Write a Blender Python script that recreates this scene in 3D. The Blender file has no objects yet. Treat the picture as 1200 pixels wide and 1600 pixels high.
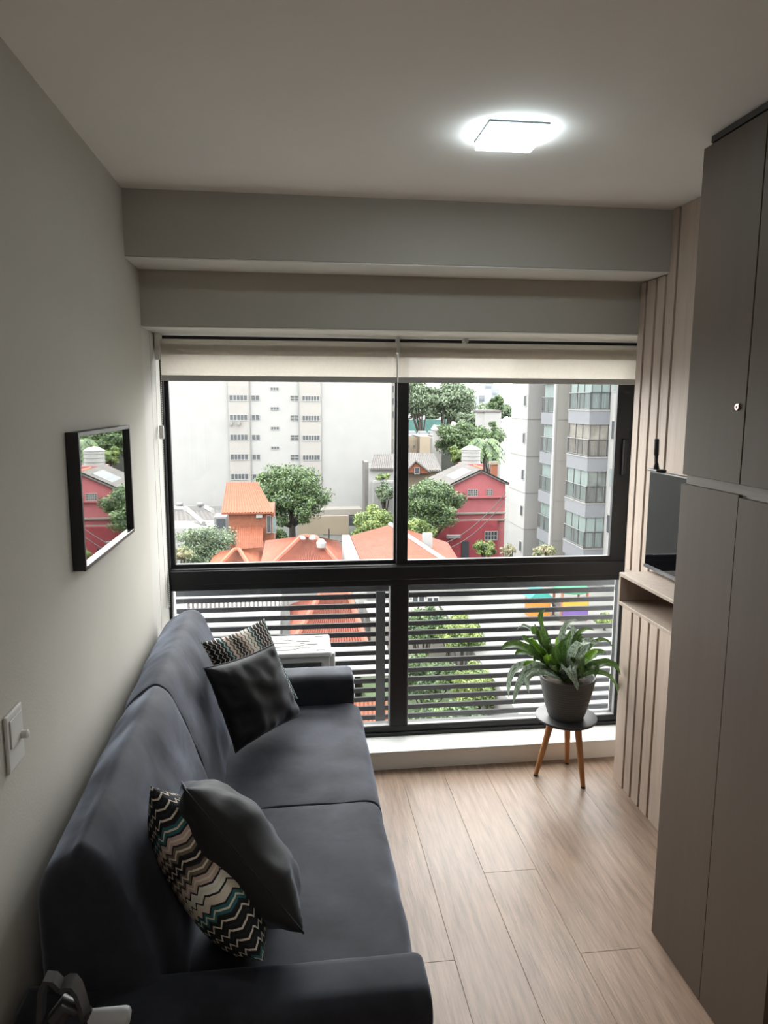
import bpy, bmesh, math, random
from mathutils import Vector, Matrix, noise
import numpy as np
random.seed(7)
D = bpy.data; SC = bpy.context.scene; COL = SC.collection
PI = math.pi

# ---------------------------------------------------------------- camera
F = 1131.1; CH = 1.753; YAW = math.radians(7.138); PIT = math.radians(-8.595); ROL = math.radians(0.279)
fwd = Vector((math.sin(YAW)*math.cos(PIT), math.cos(YAW)*math.cos(PIT), math.sin(PIT)))
r0 = Vector((math.cos(YAW), -math.sin(YAW), 0)); u0 = r0.cross(fwd)
CR = r0*math.cos(ROL)+u0*math.sin(ROL); CU = u0*math.cos(ROL)-r0*math.sin(ROL)
CC = Vector((0, 0, CH))
cd = D.cameras.new('camera'); cam = D.objects.new('camera', cd); COL.objects.link(cam)
cd.sensor_fit = 'VERTICAL'; cd.sensor_height = 24; cd.lens = F/1600*24; cd.clip_end = 2000; cd.clip_start = .02
M3 = Matrix((CR, CU, -fwd)).transposed().to_4x4(); cam.matrix_world = Matrix.Translation(CC) @ M3
SC.camera = cam
def at(px, py, Y=None, X=None, Z=None):          # surveying: where the sight line meets a real plane of the place
    d = fwd + CR*((px-600)/F) - CU*((py-800)/F)
    if Y is not None: t = (Y-CC.y)/d.y
    elif X is not None: t = (X-CC.x)/d.x
    else: t = (Z-CC.z)/d.z
    return CC + d*t

# ---------------------------------------------------------------- light
SC.view_settings.view_transform = 'Standard'; SC.view_settings.look = 'None'
SC.view_settings.gamma = 1; SC.view_settings.use_curve_mapping = False
SC.view_settings.exposure = 1.05
SKY = 10.5
w = D.worlds.new('overcast_sky'); SC.world = w; w.use_nodes = True
wn = w.node_tree.nodes; wl = w.node_tree.links; bg = wn['Background']
tc = wn.new('ShaderNodeTexCoord'); sp = wn.new('ShaderNodeSeparateXYZ'); cr = wn.new('ShaderNodeValToRGB')
wl.new(tc.outputs['Generated'], sp.inputs[0]); wl.new(sp.outputs['Z'], cr.inputs[0]); wl.new(cr.outputs[0], bg.inputs[0])
cr.color_ramp.elements[0].position = 0; cr.color_ramp.elements[0].color = (.64, .64, .625, 1)
cr.color_ramp.elements[1].position = .6; cr.color_ramp.elements[1].color = (.95, .95, .935, 1)
bg.inputs[1].default_value = SKY
pl = D.lights.new('window_portal', 'AREA'); pl.shape = 'RECTANGLE'; pl.size = 2.3; pl.size_y = 2.0; pl.cycles.is_portal = True
po = D.objects.new('window_portal', pl); COL.objects.link(po); po.location = (.54, 3.45, 1.07); po.rotation_euler = (-PI/2, 0, 0)
LAMP_W = 24.0; FILL_W = 4.6

# ---------------------------------------------------------------- helpers
def tag(o, label=None, cat=None, group=None, kind=None):
    if label: o['label'] = label
    if cat: o['category'] = cat
    if group: o['group'] = group
    if kind: o['kind'] = kind
    return o
def thing(name, label, cat, loc=(0, 0, 0), group=None):
    o = D.objects.new(name, None); COL.objects.link(o); o.location = loc; o.empty_display_size = .1
    return tag(o, label, cat, group)
def put(name, me, parent=None, loc=None):
    o = D.objects.new(name, me); COL.objects.link(o)
    if loc is not None: o.location = loc
    if parent is not None:
        o.parent = parent
        if parent.type == 'EMPTY': o.matrix_parent_inverse = Matrix.Translation(-Vector(parent.location))
    return o
class MB:
    def __init__(s): s.v = []; s.f = []; s.uv = None
    def quad(s, a, b, c, d):
        n = len(s.v); s.v += [tuple(a), tuple(b), tuple(c), tuple(d)]; s.f.append((n, n+1, n+2, n+3)); return s
    def poly(s, pts):
        n = len(s.v); s.v += [tuple(p) for p in pts]; s.f.append(tuple(range(n, n+len(pts)))); return s
    def box(s, x0, x1, y0, y1, z0, z1):
        x0, x1 = min(x0, x1), max(x0, x1); y0, y1 = min(y0, y1), max(y0, y1); z0, z1 = min(z0, z1), max(z0, z1)
        n = len(s.v)
        s.v += [(x, y, z) for z in (z0, z1) for x, y in ((x0, y0), (x1, y0), (x1, y1), (x0, y1))]
        for f in ((0, 3, 2, 1), (4, 5, 6, 7), (0, 1, 5, 4), (1, 2, 6, 5), (2, 3, 7, 6), (3, 0, 4, 7)): s.f.append(tuple(n+i for i in f))
        return s
    def prism(s, a, b):                              # two matching loops
        n = len(s.v); k = len(a); s.v += [tuple(p) for p in a]+[tuple(p) for p in b]
        s.f.append(tuple(n+i for i in reversed(range(k)))); s.f.append(tuple(n+k+i for i in range(k)))
        for i in range(k): j = (i+1) % k; s.f.append((n+i, n+j, n+k+j, n+k+i))
        return s
    def slab(s, pts, dvec):
        dv = Vector(dvec); return s.prism([Vector(p) for p in pts], [Vector(p)+dv for p in pts])
    def rings(s, rr, cap=True):
        n = len(s.v); k = len(rr[0])
        for r in rr: s.v += [tuple(p) for p in r]
        for i in range(len(rr)-1):
            for j in range(k):
                q = (j+1) % k; s.f.append((n+i*k+j, n+i*k+q, n+(i+1)*k+q, n+(i+1)*k+j))
        if cap:
            s.f.append(tuple(n+j for j in reversed(range(k)))); s.f.append(tuple(n+(len(rr)-1)*k+j for j in range(k)))
        return s
    def tube(s, pts, rad, k=8, cap=True):
        pts = [Vector(p) for p in pts]; rr = []
        rads = rad if isinstance(rad, (list, tuple)) else [rad]*len(pts)
        up = None
        for i, p in enumerate(pts):
            t = (pts[min(i+1, len(pts)-1)]-pts[max(i-1, 0)]).normalized()
            if up is None: up = Vector((0, 0, 1)) if abs(t.z) < .9 else Vector((1, 0, 0))
            a = t.cross(up).normalized(); b = t.cross(a).normalized(); up = -b if False else up
            rr.append([p+(a*math.cos(2*PI*j/k)+b*math.sin(2*PI*j/k))*rads[i] for j in range(k)])
        return s.rings(rr, cap)
    def lathe(s, prof, c, k=32):
        c = Vector(c); rr = [[c+Vector((r*math.cos(2*PI*j/k), r*math.sin(2*PI*j/k), z)) for j in range(k)] for r, z in prof]
        return s.rings(rr)
    def build(s, name, mat, parent=None, bevel=0, seg=2, smooth=False, loc=None, fix=True):
        me = D.meshes.new(name); me.from_pydata(s.v, [], s.f)
        if s.uv:
            l = me.uv_layers.new(name='UVMap')
            for lp in me.loops: l.data[lp.index].uv = s.uv[lp.vertex_index]
        if bevel or fix:
            b = bmesh.new(); b.from_mesh(me)
            if fix: bmesh.ops.recalc_face_normals(b, faces=b.faces)
            if bevel: bmesh.ops.bevel(b, geom=list(b.edges), offset=bevel, segments=seg, affect='EDGES', profile=.5, clamp_overlap=True)
            b.to_mesh(me); b.free()
        if smooth:
            me.shade_smooth()
            if smooth == 'auto': me.set_sharp_from_angle(angle=math.radians(40))
        me.materials.append(mat)
        return put(name, me, parent, loc)
def struct(o): o['kind'] = 'structure'; return o

# ---------------------------------------------------------------- materials
def mat(name, col, rough=.6, spec=.5, metal=0, var=0, vscale=5, bump=0, bscale=60, stretch=(1, 1, 1), emit=None, est=0, trans=0, coat=0, rand=0, sheen=0, col2=None):
    m = D.materials.new(name); m.use_nodes = True; N = m.node_tree.nodes; L = m.node_tree.links; b = N['Principled BSDF']
    b.inputs['Base Color'].default_value = (*col, 1); b.inputs['Roughness'].default_value = rough
    b.inputs['Specular IOR Level'].default_value = spec; b.inputs['Metallic'].default_value = metal
    if coat: b.inputs['Coat Weight'].default_value = coat; b.inputs['Coat Roughness'].default_value = .1
    if sheen: b.inputs['Sheen Weight'].default_value = sheen; b.inputs['Sheen Roughness'].default_value = .4; b.inputs['Sheen Tint'].default_value = (.72, .80, 1, 1)
    if emit: b.inputs['Emission Color'].default_value = (*emit, 1); b.inputs['Emission Strength'].default_value = est
    co = N.new('ShaderNodeTexCoord'); mp = N.new('ShaderNodeMapping'); mp.inputs['Scale'].default_value = stretch
    L.new(co.outputs['Object'], mp.inputs[0]); out = None
    if var:
        n = N.new('ShaderNodeTexNoise'); n.inputs['Scale'].default_value = vscale; n.inputs['Detail'].default_value = 6; n.inputs['Roughness'].default_value = .65
        L.new(mp.outputs[0], n.inputs['Vector'])
        r = N.new('ShaderNodeValToRGB'); L.new(n.outputs['Fac'], r.inputs[0])
        c2 = col2 or col
        r.color_ramp.elements[0].position = .3; r.color_ramp.elements[0].color = tuple(max(0, c*(1-var)) for c in col)+(1,)
        r.color_ramp.elements[1].position = .7; r.color_ramp.elements[1].color = tuple(min(1, c*(1+var)) for c in c2)+(1,)
        out = r.outputs[0]
    if rand:
        oi = N.new('ShaderNodeObjectInfo'); h = N.new('ShaderNodeHueSaturation'); mr = N.new('ShaderNodeMapRange')
        mr.inputs['To Min'].default_value = 1-rand; mr.inputs['To Max'].default_value = 1+rand
        L.new(oi.outputs['Random'], mr.inputs[0]); L.new(mr.outputs[0], h.inputs['Value'])
        if out: L.new(out, h.inputs['Color'])
        else: h.inputs['Color'].default_value = (*col, 1)
        out = h.outputs[0]
    if out: L.new(out, b.inputs['Base Color'])
    if bump:
        n = N.new('ShaderNodeTexNoise'); n.inputs['Scale'].default_value = bscale; n.inputs['Detail'].default_value = 4
        L.new(mp.outputs[0], n.inputs['Vector']); u = N.new('ShaderNodeBump'); u.inputs['Strength'].default_value = bump; u.inputs['Distance'].default_value = .01
        L.new(n.outputs['Fac'], u.inputs['Height']); L.new(u.outputs[0], b.inputs['Normal'])
    if trans:
        t = N.new('ShaderNodeBsdfTranslucent'); mx = N.new('ShaderNodeMixShader'); mx.inputs[0].default_value = trans
        if out: L.new(out, t.inputs[0])
        else: t.inputs[0].default_value = (*col, 1)
        L.new(b.outputs[0], mx.inputs[1]); L.new(t.outputs[0], mx.inputs[2]); L.new(mx.outputs[0], N['Material Output'].inputs[0])
    return m
def glass_mat(name, tint=(.95, .97, .96), refl=1.0):
    m = D.materials.new(name); m.use_nodes = True; N = m.node_tree.nodes; L = m.node_tree.links; N.remove(N['Principled BSDF'])
    t = N.new('ShaderNodeBsdfTransparent'); t.inputs[0].default_value = (*tint, 1)
    g = N.new('ShaderNodeBsdfGlossy'); g.inputs['Roughness'].default_value = 0.0
    fr = N.new('ShaderNodeFresnel'); fr.inputs[0].default_value = 1.5
    mu = N.new('ShaderNodeMath'); mu.operation = 'MULTIPLY'; mu.inputs[1].default_value = refl
    mx = N.new('ShaderNodeMixShader'); L.new(fr.outputs[0], mu.inputs[0]); L.new(mu.outputs[0], mx.inputs[0]); L.new(t.outputs[0], mx.inputs[1]); L.new(g.outputs[0], mx.inputs[2])
    L.new(mx.outputs[0], N['Material Output'].inputs[0]); return m

m_wall = mat('wall_paint', (.49, .472, .43), .9, .2, var=.03, vscale=2, bump=.06, bscale=180)
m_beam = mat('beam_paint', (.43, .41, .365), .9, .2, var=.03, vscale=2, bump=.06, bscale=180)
m_ceil = mat('ceiling_paint', (.88, .85, .825), .92, .2, var=.02, vscale=2)
m_white = mat('white_paint', (.74, .72, .68), .55, .4, var=.02, vscale=4)
m_jamb = mat('jamb_paint', (.50, .49, .46), .7, .3, var=.03, vscale=4)
m_sill = mat('white_stone_sill', (.66, .67, .66), .35, .5, var=.05, vscale=3)
m_floor = mat('oak_laminate', (.235, .165, .122), .34, .26, var=.32, vscale=7, bump=.10, bscale=26, stretch=(7, .55, 1), rand=.05)
m_frame = mat('black_aluminium', (.009, .0095, .0115), .45, .35, var=.1, vscale=8)
m_frame2 = mat('dark_aluminium_outside', (.014, .015, .017), .6, .12, var=.12, vscale=6)
m_oak = mat('pale_oak_veneer', (.43, .345, .285), .55, .35, var=.10, vscale=5, bump=.08, bscale=22, stretch=(9, 9, .5), rand=.02)
m_oakd = mat('groove_brown', (.13, .085, .062), .7, .3, var=.1)
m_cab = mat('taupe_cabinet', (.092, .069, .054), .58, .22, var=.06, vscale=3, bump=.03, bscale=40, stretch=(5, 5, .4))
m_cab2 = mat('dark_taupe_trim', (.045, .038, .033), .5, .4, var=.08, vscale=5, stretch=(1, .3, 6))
m_chrome = mat('copper_chrome', (.36, .28, .26), .3, .5, metal=1)
m_sofa = mat('slate_velvet', (.019, .0205, .028), .8, .25, var=.55, vscale=5, bump=.12, bscale=9, sheen=.20)
def crushed(m, lo, hi, sc):
    N = m.node_tree.nodes; L = m.node_tree.links; co = N.new('ShaderNodeTexCoord'); n = N.new('ShaderNodeTexNoise'); n.inputs['Scale'].default_value = sc; n.inputs['Detail'].default_value = 7; n.inputs['Distortion'].default_value = .8
    L.new(co.outputs['Object'], n.inputs[0]); r = N.new('ShaderNodeMapRange'); r.inputs['From Min'].default_value = .38; r.inputs['From Max'].default_value = .68; r.inputs['To Min'].default_value = lo; r.inputs['To Max'].default_value = hi
    L.new(n.outputs['Fac'], r.inputs[0]); L.new(r.outputs[0], N['Principled BSDF'].inputs['Sheen Weight'])
crushed(m_sofa, .12, .42, 4.5)
m_grey = mat('charcoal_velvet', (.011, .011, .0125), .7, .35, var=.15, vscale=9, bump=.15, bscale=14, sheen=.16)
m_black = mat('black_plastic', (.012, .012, .013), .4, .5)
m_pot = mat('charcoal_pot', (.075, .073, .072), .6, .4, var=.08, vscale=12)
m_soil = mat('potting_soil', (.035, .024, .016), .95, .2, var=.4, vscale=40, bump=.8, bscale=60)
m_stool = mat('black_stool_top', (.017, .017, .020), .45, .5, var=.1)
m_leg = mat('honey_wood_leg', (.36, .16, .06), .5, .4, var=.2, vscale=6, stretch=(6, 6, .6))
m_plastic = mat('white_plastic', (.62, .62, .60), .45, .5, var=.02)
m_steel = mat('dark_steel', (.05, .05, .053), .35, .5, metal=.6)
m_grip = mat('grey_rubber_grip', (.34, .35, .37), .55, .4, var=.05)
m_tv = mat('tv_screen', (.004, .004, .005), .035, .2)
m_mir = mat('mirror_glass', (.66, .68, .66), .015, .5, metal=1, var=.01)
m_glass = glass_mat('window_glass', (.985, .99, .985), .45)
m_glass2 = glass_mat('balcony_glass', (.985, .99, .985), .5)
m_lamp = mat('lamp_diffuser', (.9, .95, 1), .5, .3, emit=(.84, .97, 1), est=LAMP_W)
m_bar = mat('grey_blind_bar', (.36, .36, .345), .5, .4)

def fabric_blind():
    m = D.materials.new('blind_fabric'); m.use_nodes = True; N = m.node_tree.nodes; L = m.node_tree.links; N.remove(N['Principled BSDF'])
    co = N.new('ShaderNodeTexCoord'); wv = N.new('ShaderNodeTexNoise'); wv.inputs['Scale'].default_value = 120
    L.new(co.outputs['Object'], wv.inputs[0]); r = N.new('ShaderNodeValToRGB'); L.new(wv.outputs['Fac'], r.inputs[0])
    r.color_ramp.elements[0].color = (.66, .625, .575, 1); r.color_ramp.elements[1].color = (.74, .71, .66, 1)
    d = N.new('ShaderNodeBsdfDiffuse'); t = N.new('ShaderNodeBsdfTranslucent'); p = N.new('ShaderNodeBsdfTransparent')
    for x in (d, t): L.new(r.outputs[0], x.inputs[0])
    a = N.new('ShaderNodeMixShader'); a.inputs[0].default_value = .62; L.new(d.outputs[0], a.inputs[1]); L.new(t.outputs[0], a.inputs[2])
    b = N.new('ShaderNodeMixShader'); b.inputs[0].default_value = .10; L.new(a.outputs[0], b.inputs[1]); L.new(p.outputs[0], b.inputs[2])
    L.new(b.outputs[0], N['Material Output'].inputs[0]); return m
m_blind = fabric_blind()

def zigzag():
    m = D.materials.new('zigzag_weave'); m.use_nodes = True; N = m.node_tree.nodes; L = m.node_tree.links; b = N['Principled BSDF']
    b.inputs['Roughness'].default_value = .85; b.inputs['Specular IOR Level'].default_value = .25
    uv = N.new('ShaderNodeTexCoord'); s = N.new('ShaderNodeSeparateXYZ'); L.new(uv.outputs['UV'], s.inputs[0])
    def math_(op, a, bb=None, c=None):
        n = N.new('ShaderNodeMath'); n.operation = op
        for i, x in enumerate((a, bb, c)):
            if x is None: continue
            if isinstance(x, (int, float)): n.inputs[i].default_value = x
            else: L.new(x, n.inputs[i])
        return n.outputs[0]
    z = math_('PINGPONG', s.outputs['Y'], 1/36.0)                     # 0..1/26 triangle wave along the pillow
    u = math_('MULTIPLY_ADD', z, 1.0, s.outputs['X'])                 # across the bands
    k = math_('MULTIPLY', u, 35.0); fl = math_('FLOOR', k); fr = math_('FRACT', k)
    cr2 = N.new('ShaderNodeValToRGB'); cr2.color_ramp.interpolation = 'CONSTANT'
    x = math_('MULTIPLY', math_('MODULO', fl, 26.0), 1/26.9); L.new(x, cr2.inputs[0])
    pal = dict(K=(.012, .012, .014), C=(.62, .55, .46), T=(.16, .13, .10), P=(.50, .38, .33), B=(.014, .02, .06), G=(.03, .13, .14), O=(.06, .065, .035), W=(.66, .66, .60))
    seq = 'KCKTKCKOGBPCTPKCTOPBWPCGGW'
    el = cr2.color_ramp.elements
    el[0].position = 0; el[0].color = (*pal[seq[0]], 1); el[1].position = 1/27.0; el[1].color = (*pal[seq[1]], 1)
    for i in range(2, 26):
        e = el.new(i/27.0); e.color = (*pal[seq[i]], 1)
    mx = N.new('ShaderNodeMix'); mx.data_type = 'RGBA'
    half = math_('GREATER_THAN', fr, .62); L.new(half, mx.inputs['Factor']); L.new(cr2.outputs[0], mx.inputs['A'])
    alt = math_('MODULO', fl, 2.0); m2 = N.new('ShaderNodeMix'); m2.data_type = 'RGBA'; L.new(alt, m2.inputs['Factor'])
    m2.inputs['A'].default_value = (.64, .58, .50, 1); m2.inputs['B'].default_value = (.02, .02, .025, 1)
    L.new(m2.outputs['Result'], mx.inputs['B']); L.new(mx.outputs['Result'], b.inputs['Base Color'])
    n = N.new('ShaderNodeTexNoise'); n.inputs['Scale'].default_value = 160; L.new(uv.outputs['UV'], n.inputs['Vector'])
    bp = N.new('ShaderNodeBump'); bp.inputs['Strength'].default_value = .4; bp.inputs['Distance'].default_value = .003; L.new(n.outputs['Fac'], bp.inputs['Height']); L.new(bp.outputs[0], b.inputs['Normal'])
    return m
m_zig = zigzag()

def leaf_mat(name, green, pale, amt):
    m = D.materials.new(name); m.use_nodes = True; N = m.node_tree.nodes; L = m.node_tree.links; b = N['Principled BSDF']
    b.inputs['Roughness'].default_value = .38; b.inputs['Specular IOR Level'].default_value = .5
    uv = N.new('ShaderNodeTexCoord'); mp = N.new('ShaderNodeMapping'); mp.inputs['Scale'].default_value = (2.2, 9, 1); L.new(uv.outputs['UV'], mp.inputs[0])
    n = N.new('ShaderNodeTexNoise'); n.inputs['Scale'].default_value = 2.6; n.inputs['Detail'].default_value = 5; L.new(mp.outputs[0], n.inputs['Vector'])
    r = N.new('ShaderNodeValToRGB'); L.new(n.outputs['Fac'], r.inputs[0])
    r.color_ramp.elements[0].position = .62-amt; r.color_ramp.elements[0].color = (*green, 1); r.color_ramp.elements[1].position = .66-amt*.5; r.color_ramp.elements[1].color = (*pale, 1)
    s = N.new('ShaderNodeSeparateXYZ'); L.new(uv.outputs['UV'], s.inputs[0])
    a = N.new('ShaderNodeMath'); a.operation = 'SUBTRACT'; L.new(s.outputs['X'], a.inputs[0]); a.inputs[1].default_value = .5
    c = N.new('ShaderNodeMath'); c.operation = 'ABSOLUTE'; L.new(a.outputs[0], c.inputs[0])
    e = N.new('ShaderNodeMath'); e.operation = 'LESS_THAN'; L.new(c.outputs[0], e.inputs[0]); e.inputs[1].default_value = .035
    mx = N.new('ShaderNodeMix'); mx.data_type = 'RGBA'; L.new(e.outputs[0], mx.inputs['Factor']); L.new(r.outputs[0], mx.inputs['A']); mx.inputs['B'].default_value = (green[0]*2+.03, green[1]*1.6+.05, green[2]*1.6+.02, 1)
    L.new(mx.outputs['Result'], b.inputs['Base Color'])
    t = N.new('ShaderNodeBsdfTranslucent'); L.new(mx.outputs['Result'], t.inputs[0]); ms = N.new('ShaderNodeMixShader'); ms.inputs[0].default_value = .35
    L.new(b.outputs[0], ms.inputs[1]); L.new(t.outputs[0], ms.inputs[2]); L.new(ms.outputs[0], N['Material Output'].inputs[0]); return m
m_leafg = leaf_mat('dark_green_leaf', (.042, .088, .018), (.09, .17, .042), .10)
m_leafv = leaf_mat('variegated_leaf', (.045, .085, .045), (.28, .34, .27), .26)
m_leafy = leaf_mat('young_leaf', (.14, .30, .025), (.20, .36, .05), .10)

# ---------------------------------------------------------------- room shell
XL, XR, XW, YW, ZC = -.592, 1.479, 1.70, 3.41, 2.5
YB1, YB2, ZB1, ZB2 = 2.80, 3.038, 2.270, 2.051
XC, YC, YE = 1.17, 2.06, 1.50
YBK = -1.9
struct(MB().box(XL-.15, XL, YBK, YB2, -.02, ZC+.1).build('wall_left', m_wall))
struct(MB().box(XW, XW+.15, YBK, 3.6, -.02, ZC+.1).build('wall_right', m_wall))
struct(MB().box(XL-.15, XW+.15, YBK-.15, YBK, -.02, ZC+.1).build('wall_back', m_wall))
struct(MB().box(XL-.15, XW+.15, YBK-.15, 3.6, ZC, ZC+.15).build('ceiling', m_ceil))
o = struct(MB().box(XL, XW, YB1, 3.6, ZB1, ZC).build('trim_1', m_beam)); o['label'] = 'painted beam along the ceiling, the nearer and higher of two'
o = struct(MB().box(XL, XW, YB2, 3.6, ZB2, ZB1).build('trim_2', m_beam)); o['label'] = 'painted beam above the window, the lower of two'
o = struct(MB().box(XL, XW, YB1+.004, YB2-.002, ZB1-.006, ZB1-.001).build('trim_3', m_white)); o['label'] = 'white underside of the upper beam'
o = struct(MB().box(XL, XW, YB2+.004, YW+.05, ZB2-.006, ZB2-.001).build('trim_4', m_white)); o['label'] = 'white underside of the lower beam'
jb = MB().box(XL-.15, XL, YB2, 3.20, -.02, ZC).box(XL-.15, XL-.004, 3.20, 3.206, -.02, ZC).box(XL-.15, XL, 3.206, 3.6, -.02, ZC)
o = struct(jb.build('trim_5', m_jamb)); o['label'] = 'white painted window jamb behind the sofa'
# sill kerb
o = struct(MB().box(XL, XW, 3.245, 3.6, -.02, .083).build('trim_6', m_white)); o['label'] = 'low white kerb under the window'
MB().box(XL, XW, 3.238, 3.405, .0832, .093).build('sill_top', m_sill, o, bevel=.002)
# floor: laid planks over a subfloor
fl = struct(MB().box(XL-.15, XW+.15, YBK-.15, 3.3, -.08, -.012).build('floor', mat('subfloor', (.12, .085, .065), .9)))
PW = .2045; PLN = 1.9; random.seed(3); cuts = {}
offs = {0: 2.02-PLN*3, 2: 2.43-PLN*3, 3: 2.00-PLN*3, 1: 1.40-PLN*2, 4: 1.42-PLN*2, -1: .9-PLN, -2: 1.6-PLN*2, -3: .7, -4: 1.3}
pm = {}
for i in range(-5, 7):
    x0 = .2825+i*PW+.0002; x1 = x0+PW-.0007
    x0 = max(x0, XL); x1 = min(x1, XW)
    if x1 <= x0+.01: continue
    y = offs.get(i, random.uniform(-1, 0))
    while y > YBK: y -= PLN
    while y < 3.245:
        a = max(y+.0005, YBK); b = min(y+PLN-.0003, 3.244)
        if b-a > .02:
            MB().box(x0, x1, a, b, -.011, 0).build('plank', m_floor, fl, bevel=.0008, seg=1)
        y += PLN

# ---------------------------------------------------------------- window
win = struct(thing('window_1', 'black framed sliding window over fixed lower panes filling the end wall', None))
if 'category' in win: del win['category']
WL, WR = -.592, 1.70
Y0, Y1 = YW, YW+.07
fr = MB()
fr.box(WL, WR, Y0, Y1, 2.018, 2.046)                                   # head
fr.box(WL, WL+.012, Y0, Y1, .093, 2.02); fr.box(1.66, WR, Y0, Y1, .093, 2.02)
fr.box(WL+.012, 1.66, Y0+.001, Y1, .083, .142)
fr.box(WL+.012, 1.66, Y0, Y1, .868, .972)                              # transom
fr.box(.462, .550, Y0, Y1, .142, .868)
fr.build('window_frame', m_frame, win, bevel=.003, seg=1)
MB().box(WL+.012, 1.66, Y0-.012, Y0, .900, .966).build('sill_rail', m_frame, win, bevel=.003, seg=1)
MB().box(WL+.012, 1.66, Y0-.010, Y0, .083, .112).build('bottom_rail', m_frame, win, bevel=.003, seg=1)
def sash(name, x0, x1, gx0, gx1, gz0, gz1, y0, y1):
    o = MB().box(x0, gx0, y0, y1, .97, 2.018).box(gx1, x1, y0, y1, .97, 2.018).box(gx0, gx1, y0, y1, .97, gz0).box(gx0, gx1, y0, y1, gz1, 2.018).build(name, m_frame, win, bevel=.002, seg=1)
    MB().box(gx0-.003, gx1+.003, (y0+y1)/2-.003, (y0+y1)/2+.003, gz0-.003, gz1+.003).build('pane', m_glass, o)
    return o
sash('sash', WL+.012, .520, -.562, .480, .990, 1.99, Y0+.036, Y0+.062)
sR = sash('sash', .490, 1.66, .545, 1.578, .993, 1.99, Y0+.006, Y0+.032)
h = MB(); h.box(1.612, 1.638, Y0-.016, Y0+.008, 1.40, 1.58).build('handle', m_frame, sR, bevel=.007, seg=2)
for a, b in ((WL+.012, .462), (.550, 1.645)):
    MB().box(a-.001, b+.001, Y0+.03, Y0+.036, .140, .870).build('pane', m_glass2, win)
MB().box(1.645, 1.66, Y0, Y1, .142, .868).build('frame_edge', m_frame, win)
fr = MB()
for a, b in ((WL+.012, .462), (.550, 1.645)):
    fr.box(a, b, Y0+.004, Y0+.028, .142, .146); fr.box(b-.003, b, Y0+.004, Y0+.028, .146, .865); fr.box(a, a+.003, Y0+.004, Y0+.028, .146, .865)
fr.build('glazing_bead', mat('bead_grey', (.20, .20, .20), .4), win)

# roller blinds
def blind(label, x0, x1, z_top):
    t = thing('roller_blind', label, 'blind', (x0, 3.30, 1.842), 'roller blinds at the window')
    MB().tube([(x0, 3.33, 2.0), (x1, 3.33, 2.0)], .024, 20).build('roller_tube', m_blind, t, smooth='auto')
    MB().box(x0, x1, 3.3045, 3.3055, 1.866, 2.0).build('fabric', m_blind, t)
    MB().box(x0+.004, x1-.004, 3.3075, 3.3085, 1.955, 1.99).build('hem_fold', m_blind, t)
    MB().box(x0, x1, 3.299, 3.311, 1.842, 1.867).build('bottom_bar', m_bar, t, bevel=.004)
    return t
b1 = blind('off-white roller blind over the left window pane', -.567, .469, 2.03)
b2 = blind('off-white roller blind over the right window pane', .4745, 1.62, 2.03)
for t, xs in ((b1, (-.582, .4735)), (b2, (.4775,))):
    for x in xs: MB().box(x-.002 if x > 0 else x-.006, x+.002 if x > 0 else x+.012, 3.285, 3.375, 1.972, 2.0445).build('bracket', m_plastic, t, bevel=.0015, seg=1)
MB().box(.78, .80, 3.31, 3.36, 2.026, 2.0445).build('clip', m_plastic, b2, bevel=.003)
ch = thing('blind_chain', 'white bead chain hanging at the left end of the left blind', 'chain', (-.585, 3.30, 1.0))
for n, px in enumerate((-.5845, -.5665)):
    mb = MB(); zz = 1.985; cnt = 0
    while zz > .83:
        x = px + .004*math.sin(zz*3+n)
        mb.lathe([(.0008, -.0024), (.0022, -.001), (.0022, .001), (.0008, .0024)], (x, 3.283+.003*n, zz), 6); zz -= .0095
    mb.tube([(px+.004*math.sin(z*3+n), 3.283+.003*n, z) for z in (1.985, 1.7, 1.4, 1.1, .83)], .0006, 5)
    tag(mb.build('beads', m_plastic, ch), kind='stuff')
MB().tube([(-.5845, 3.283, .83), (-.5785, 3.284, .822), (-.5665, 3.286, .83)], .0015, 6).build('loop_end', m_plastic, ch)
MB().box(-.582, -.562, 3.275, 3.289, 1.59, 1.65).build('connector', m_plastic, ch, bevel=.004)
MB().box(-.588, -.566, 3.275, 3.295, 1.93, 1.985).build('chain_guide', m_plastic, ch, bevel=.004)

# ---------------------------------------------------------------- service ledge, louvre railing and air conditioner outside
m_slat = mat('louvre_paint', (.011, .0115, .013), .7, .1, var=.12, vscale=9)
led = struct(MB().box(-1.6, 2.6, 3.48, 4.10, -.30, -.16).build('trim_7', mat('concrete_ledge', (.45, .45, .43), .9, var=.15, vscale=3))); led['label'] = 'narrow concrete ledge outside the window'
lv = thing('louvre_railing', 'dark metal railing of horizontal slats outside the lower window', 'railing', (.5, 4.0, -.16))
slat = None
for k in range(16):
    z = .670-.0565*k
    if slat is None: slat = MB().box(-1.5, 2.55, 4.0, 4.018, z-.027, z).build('slat', m_slat, lv, bevel=.0015, seg=1)
    else: put('slat', slat.data, lv, (0, 0, -.0565*k))
MB().box(-1.5, 2.55, 3.992, 4.04, .686, .730).build('top_rail', m_frame2, lv, bevel=.002, seg=1)
for x in (-1.45, .482, 2.45):
    MB().box(x-.026, x+.026, 3.975, 3.998, -.16, .690).build('post', m_frame2, lv, bevel=.002, seg=1)
ac = thing('air_conditioner', 'white outdoor air conditioner unit standing on the ledge behind the sofa', 'air conditioner', (-.2, 3.64, -.16))
m_acw = mat('white_enamel', (.17, .17, .165), .5, .3, var=.03)
MB().box(-.62, .178, 3.50, 3.785, .485, .512).build('top_cover', m_acw, ac, bevel=.008, seg=3, smooth='auto')
MB().box(-.61, .168, 3.515, 3.775, -.10, .484).build('casing', m_acw, ac, bevel=.004)
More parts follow.
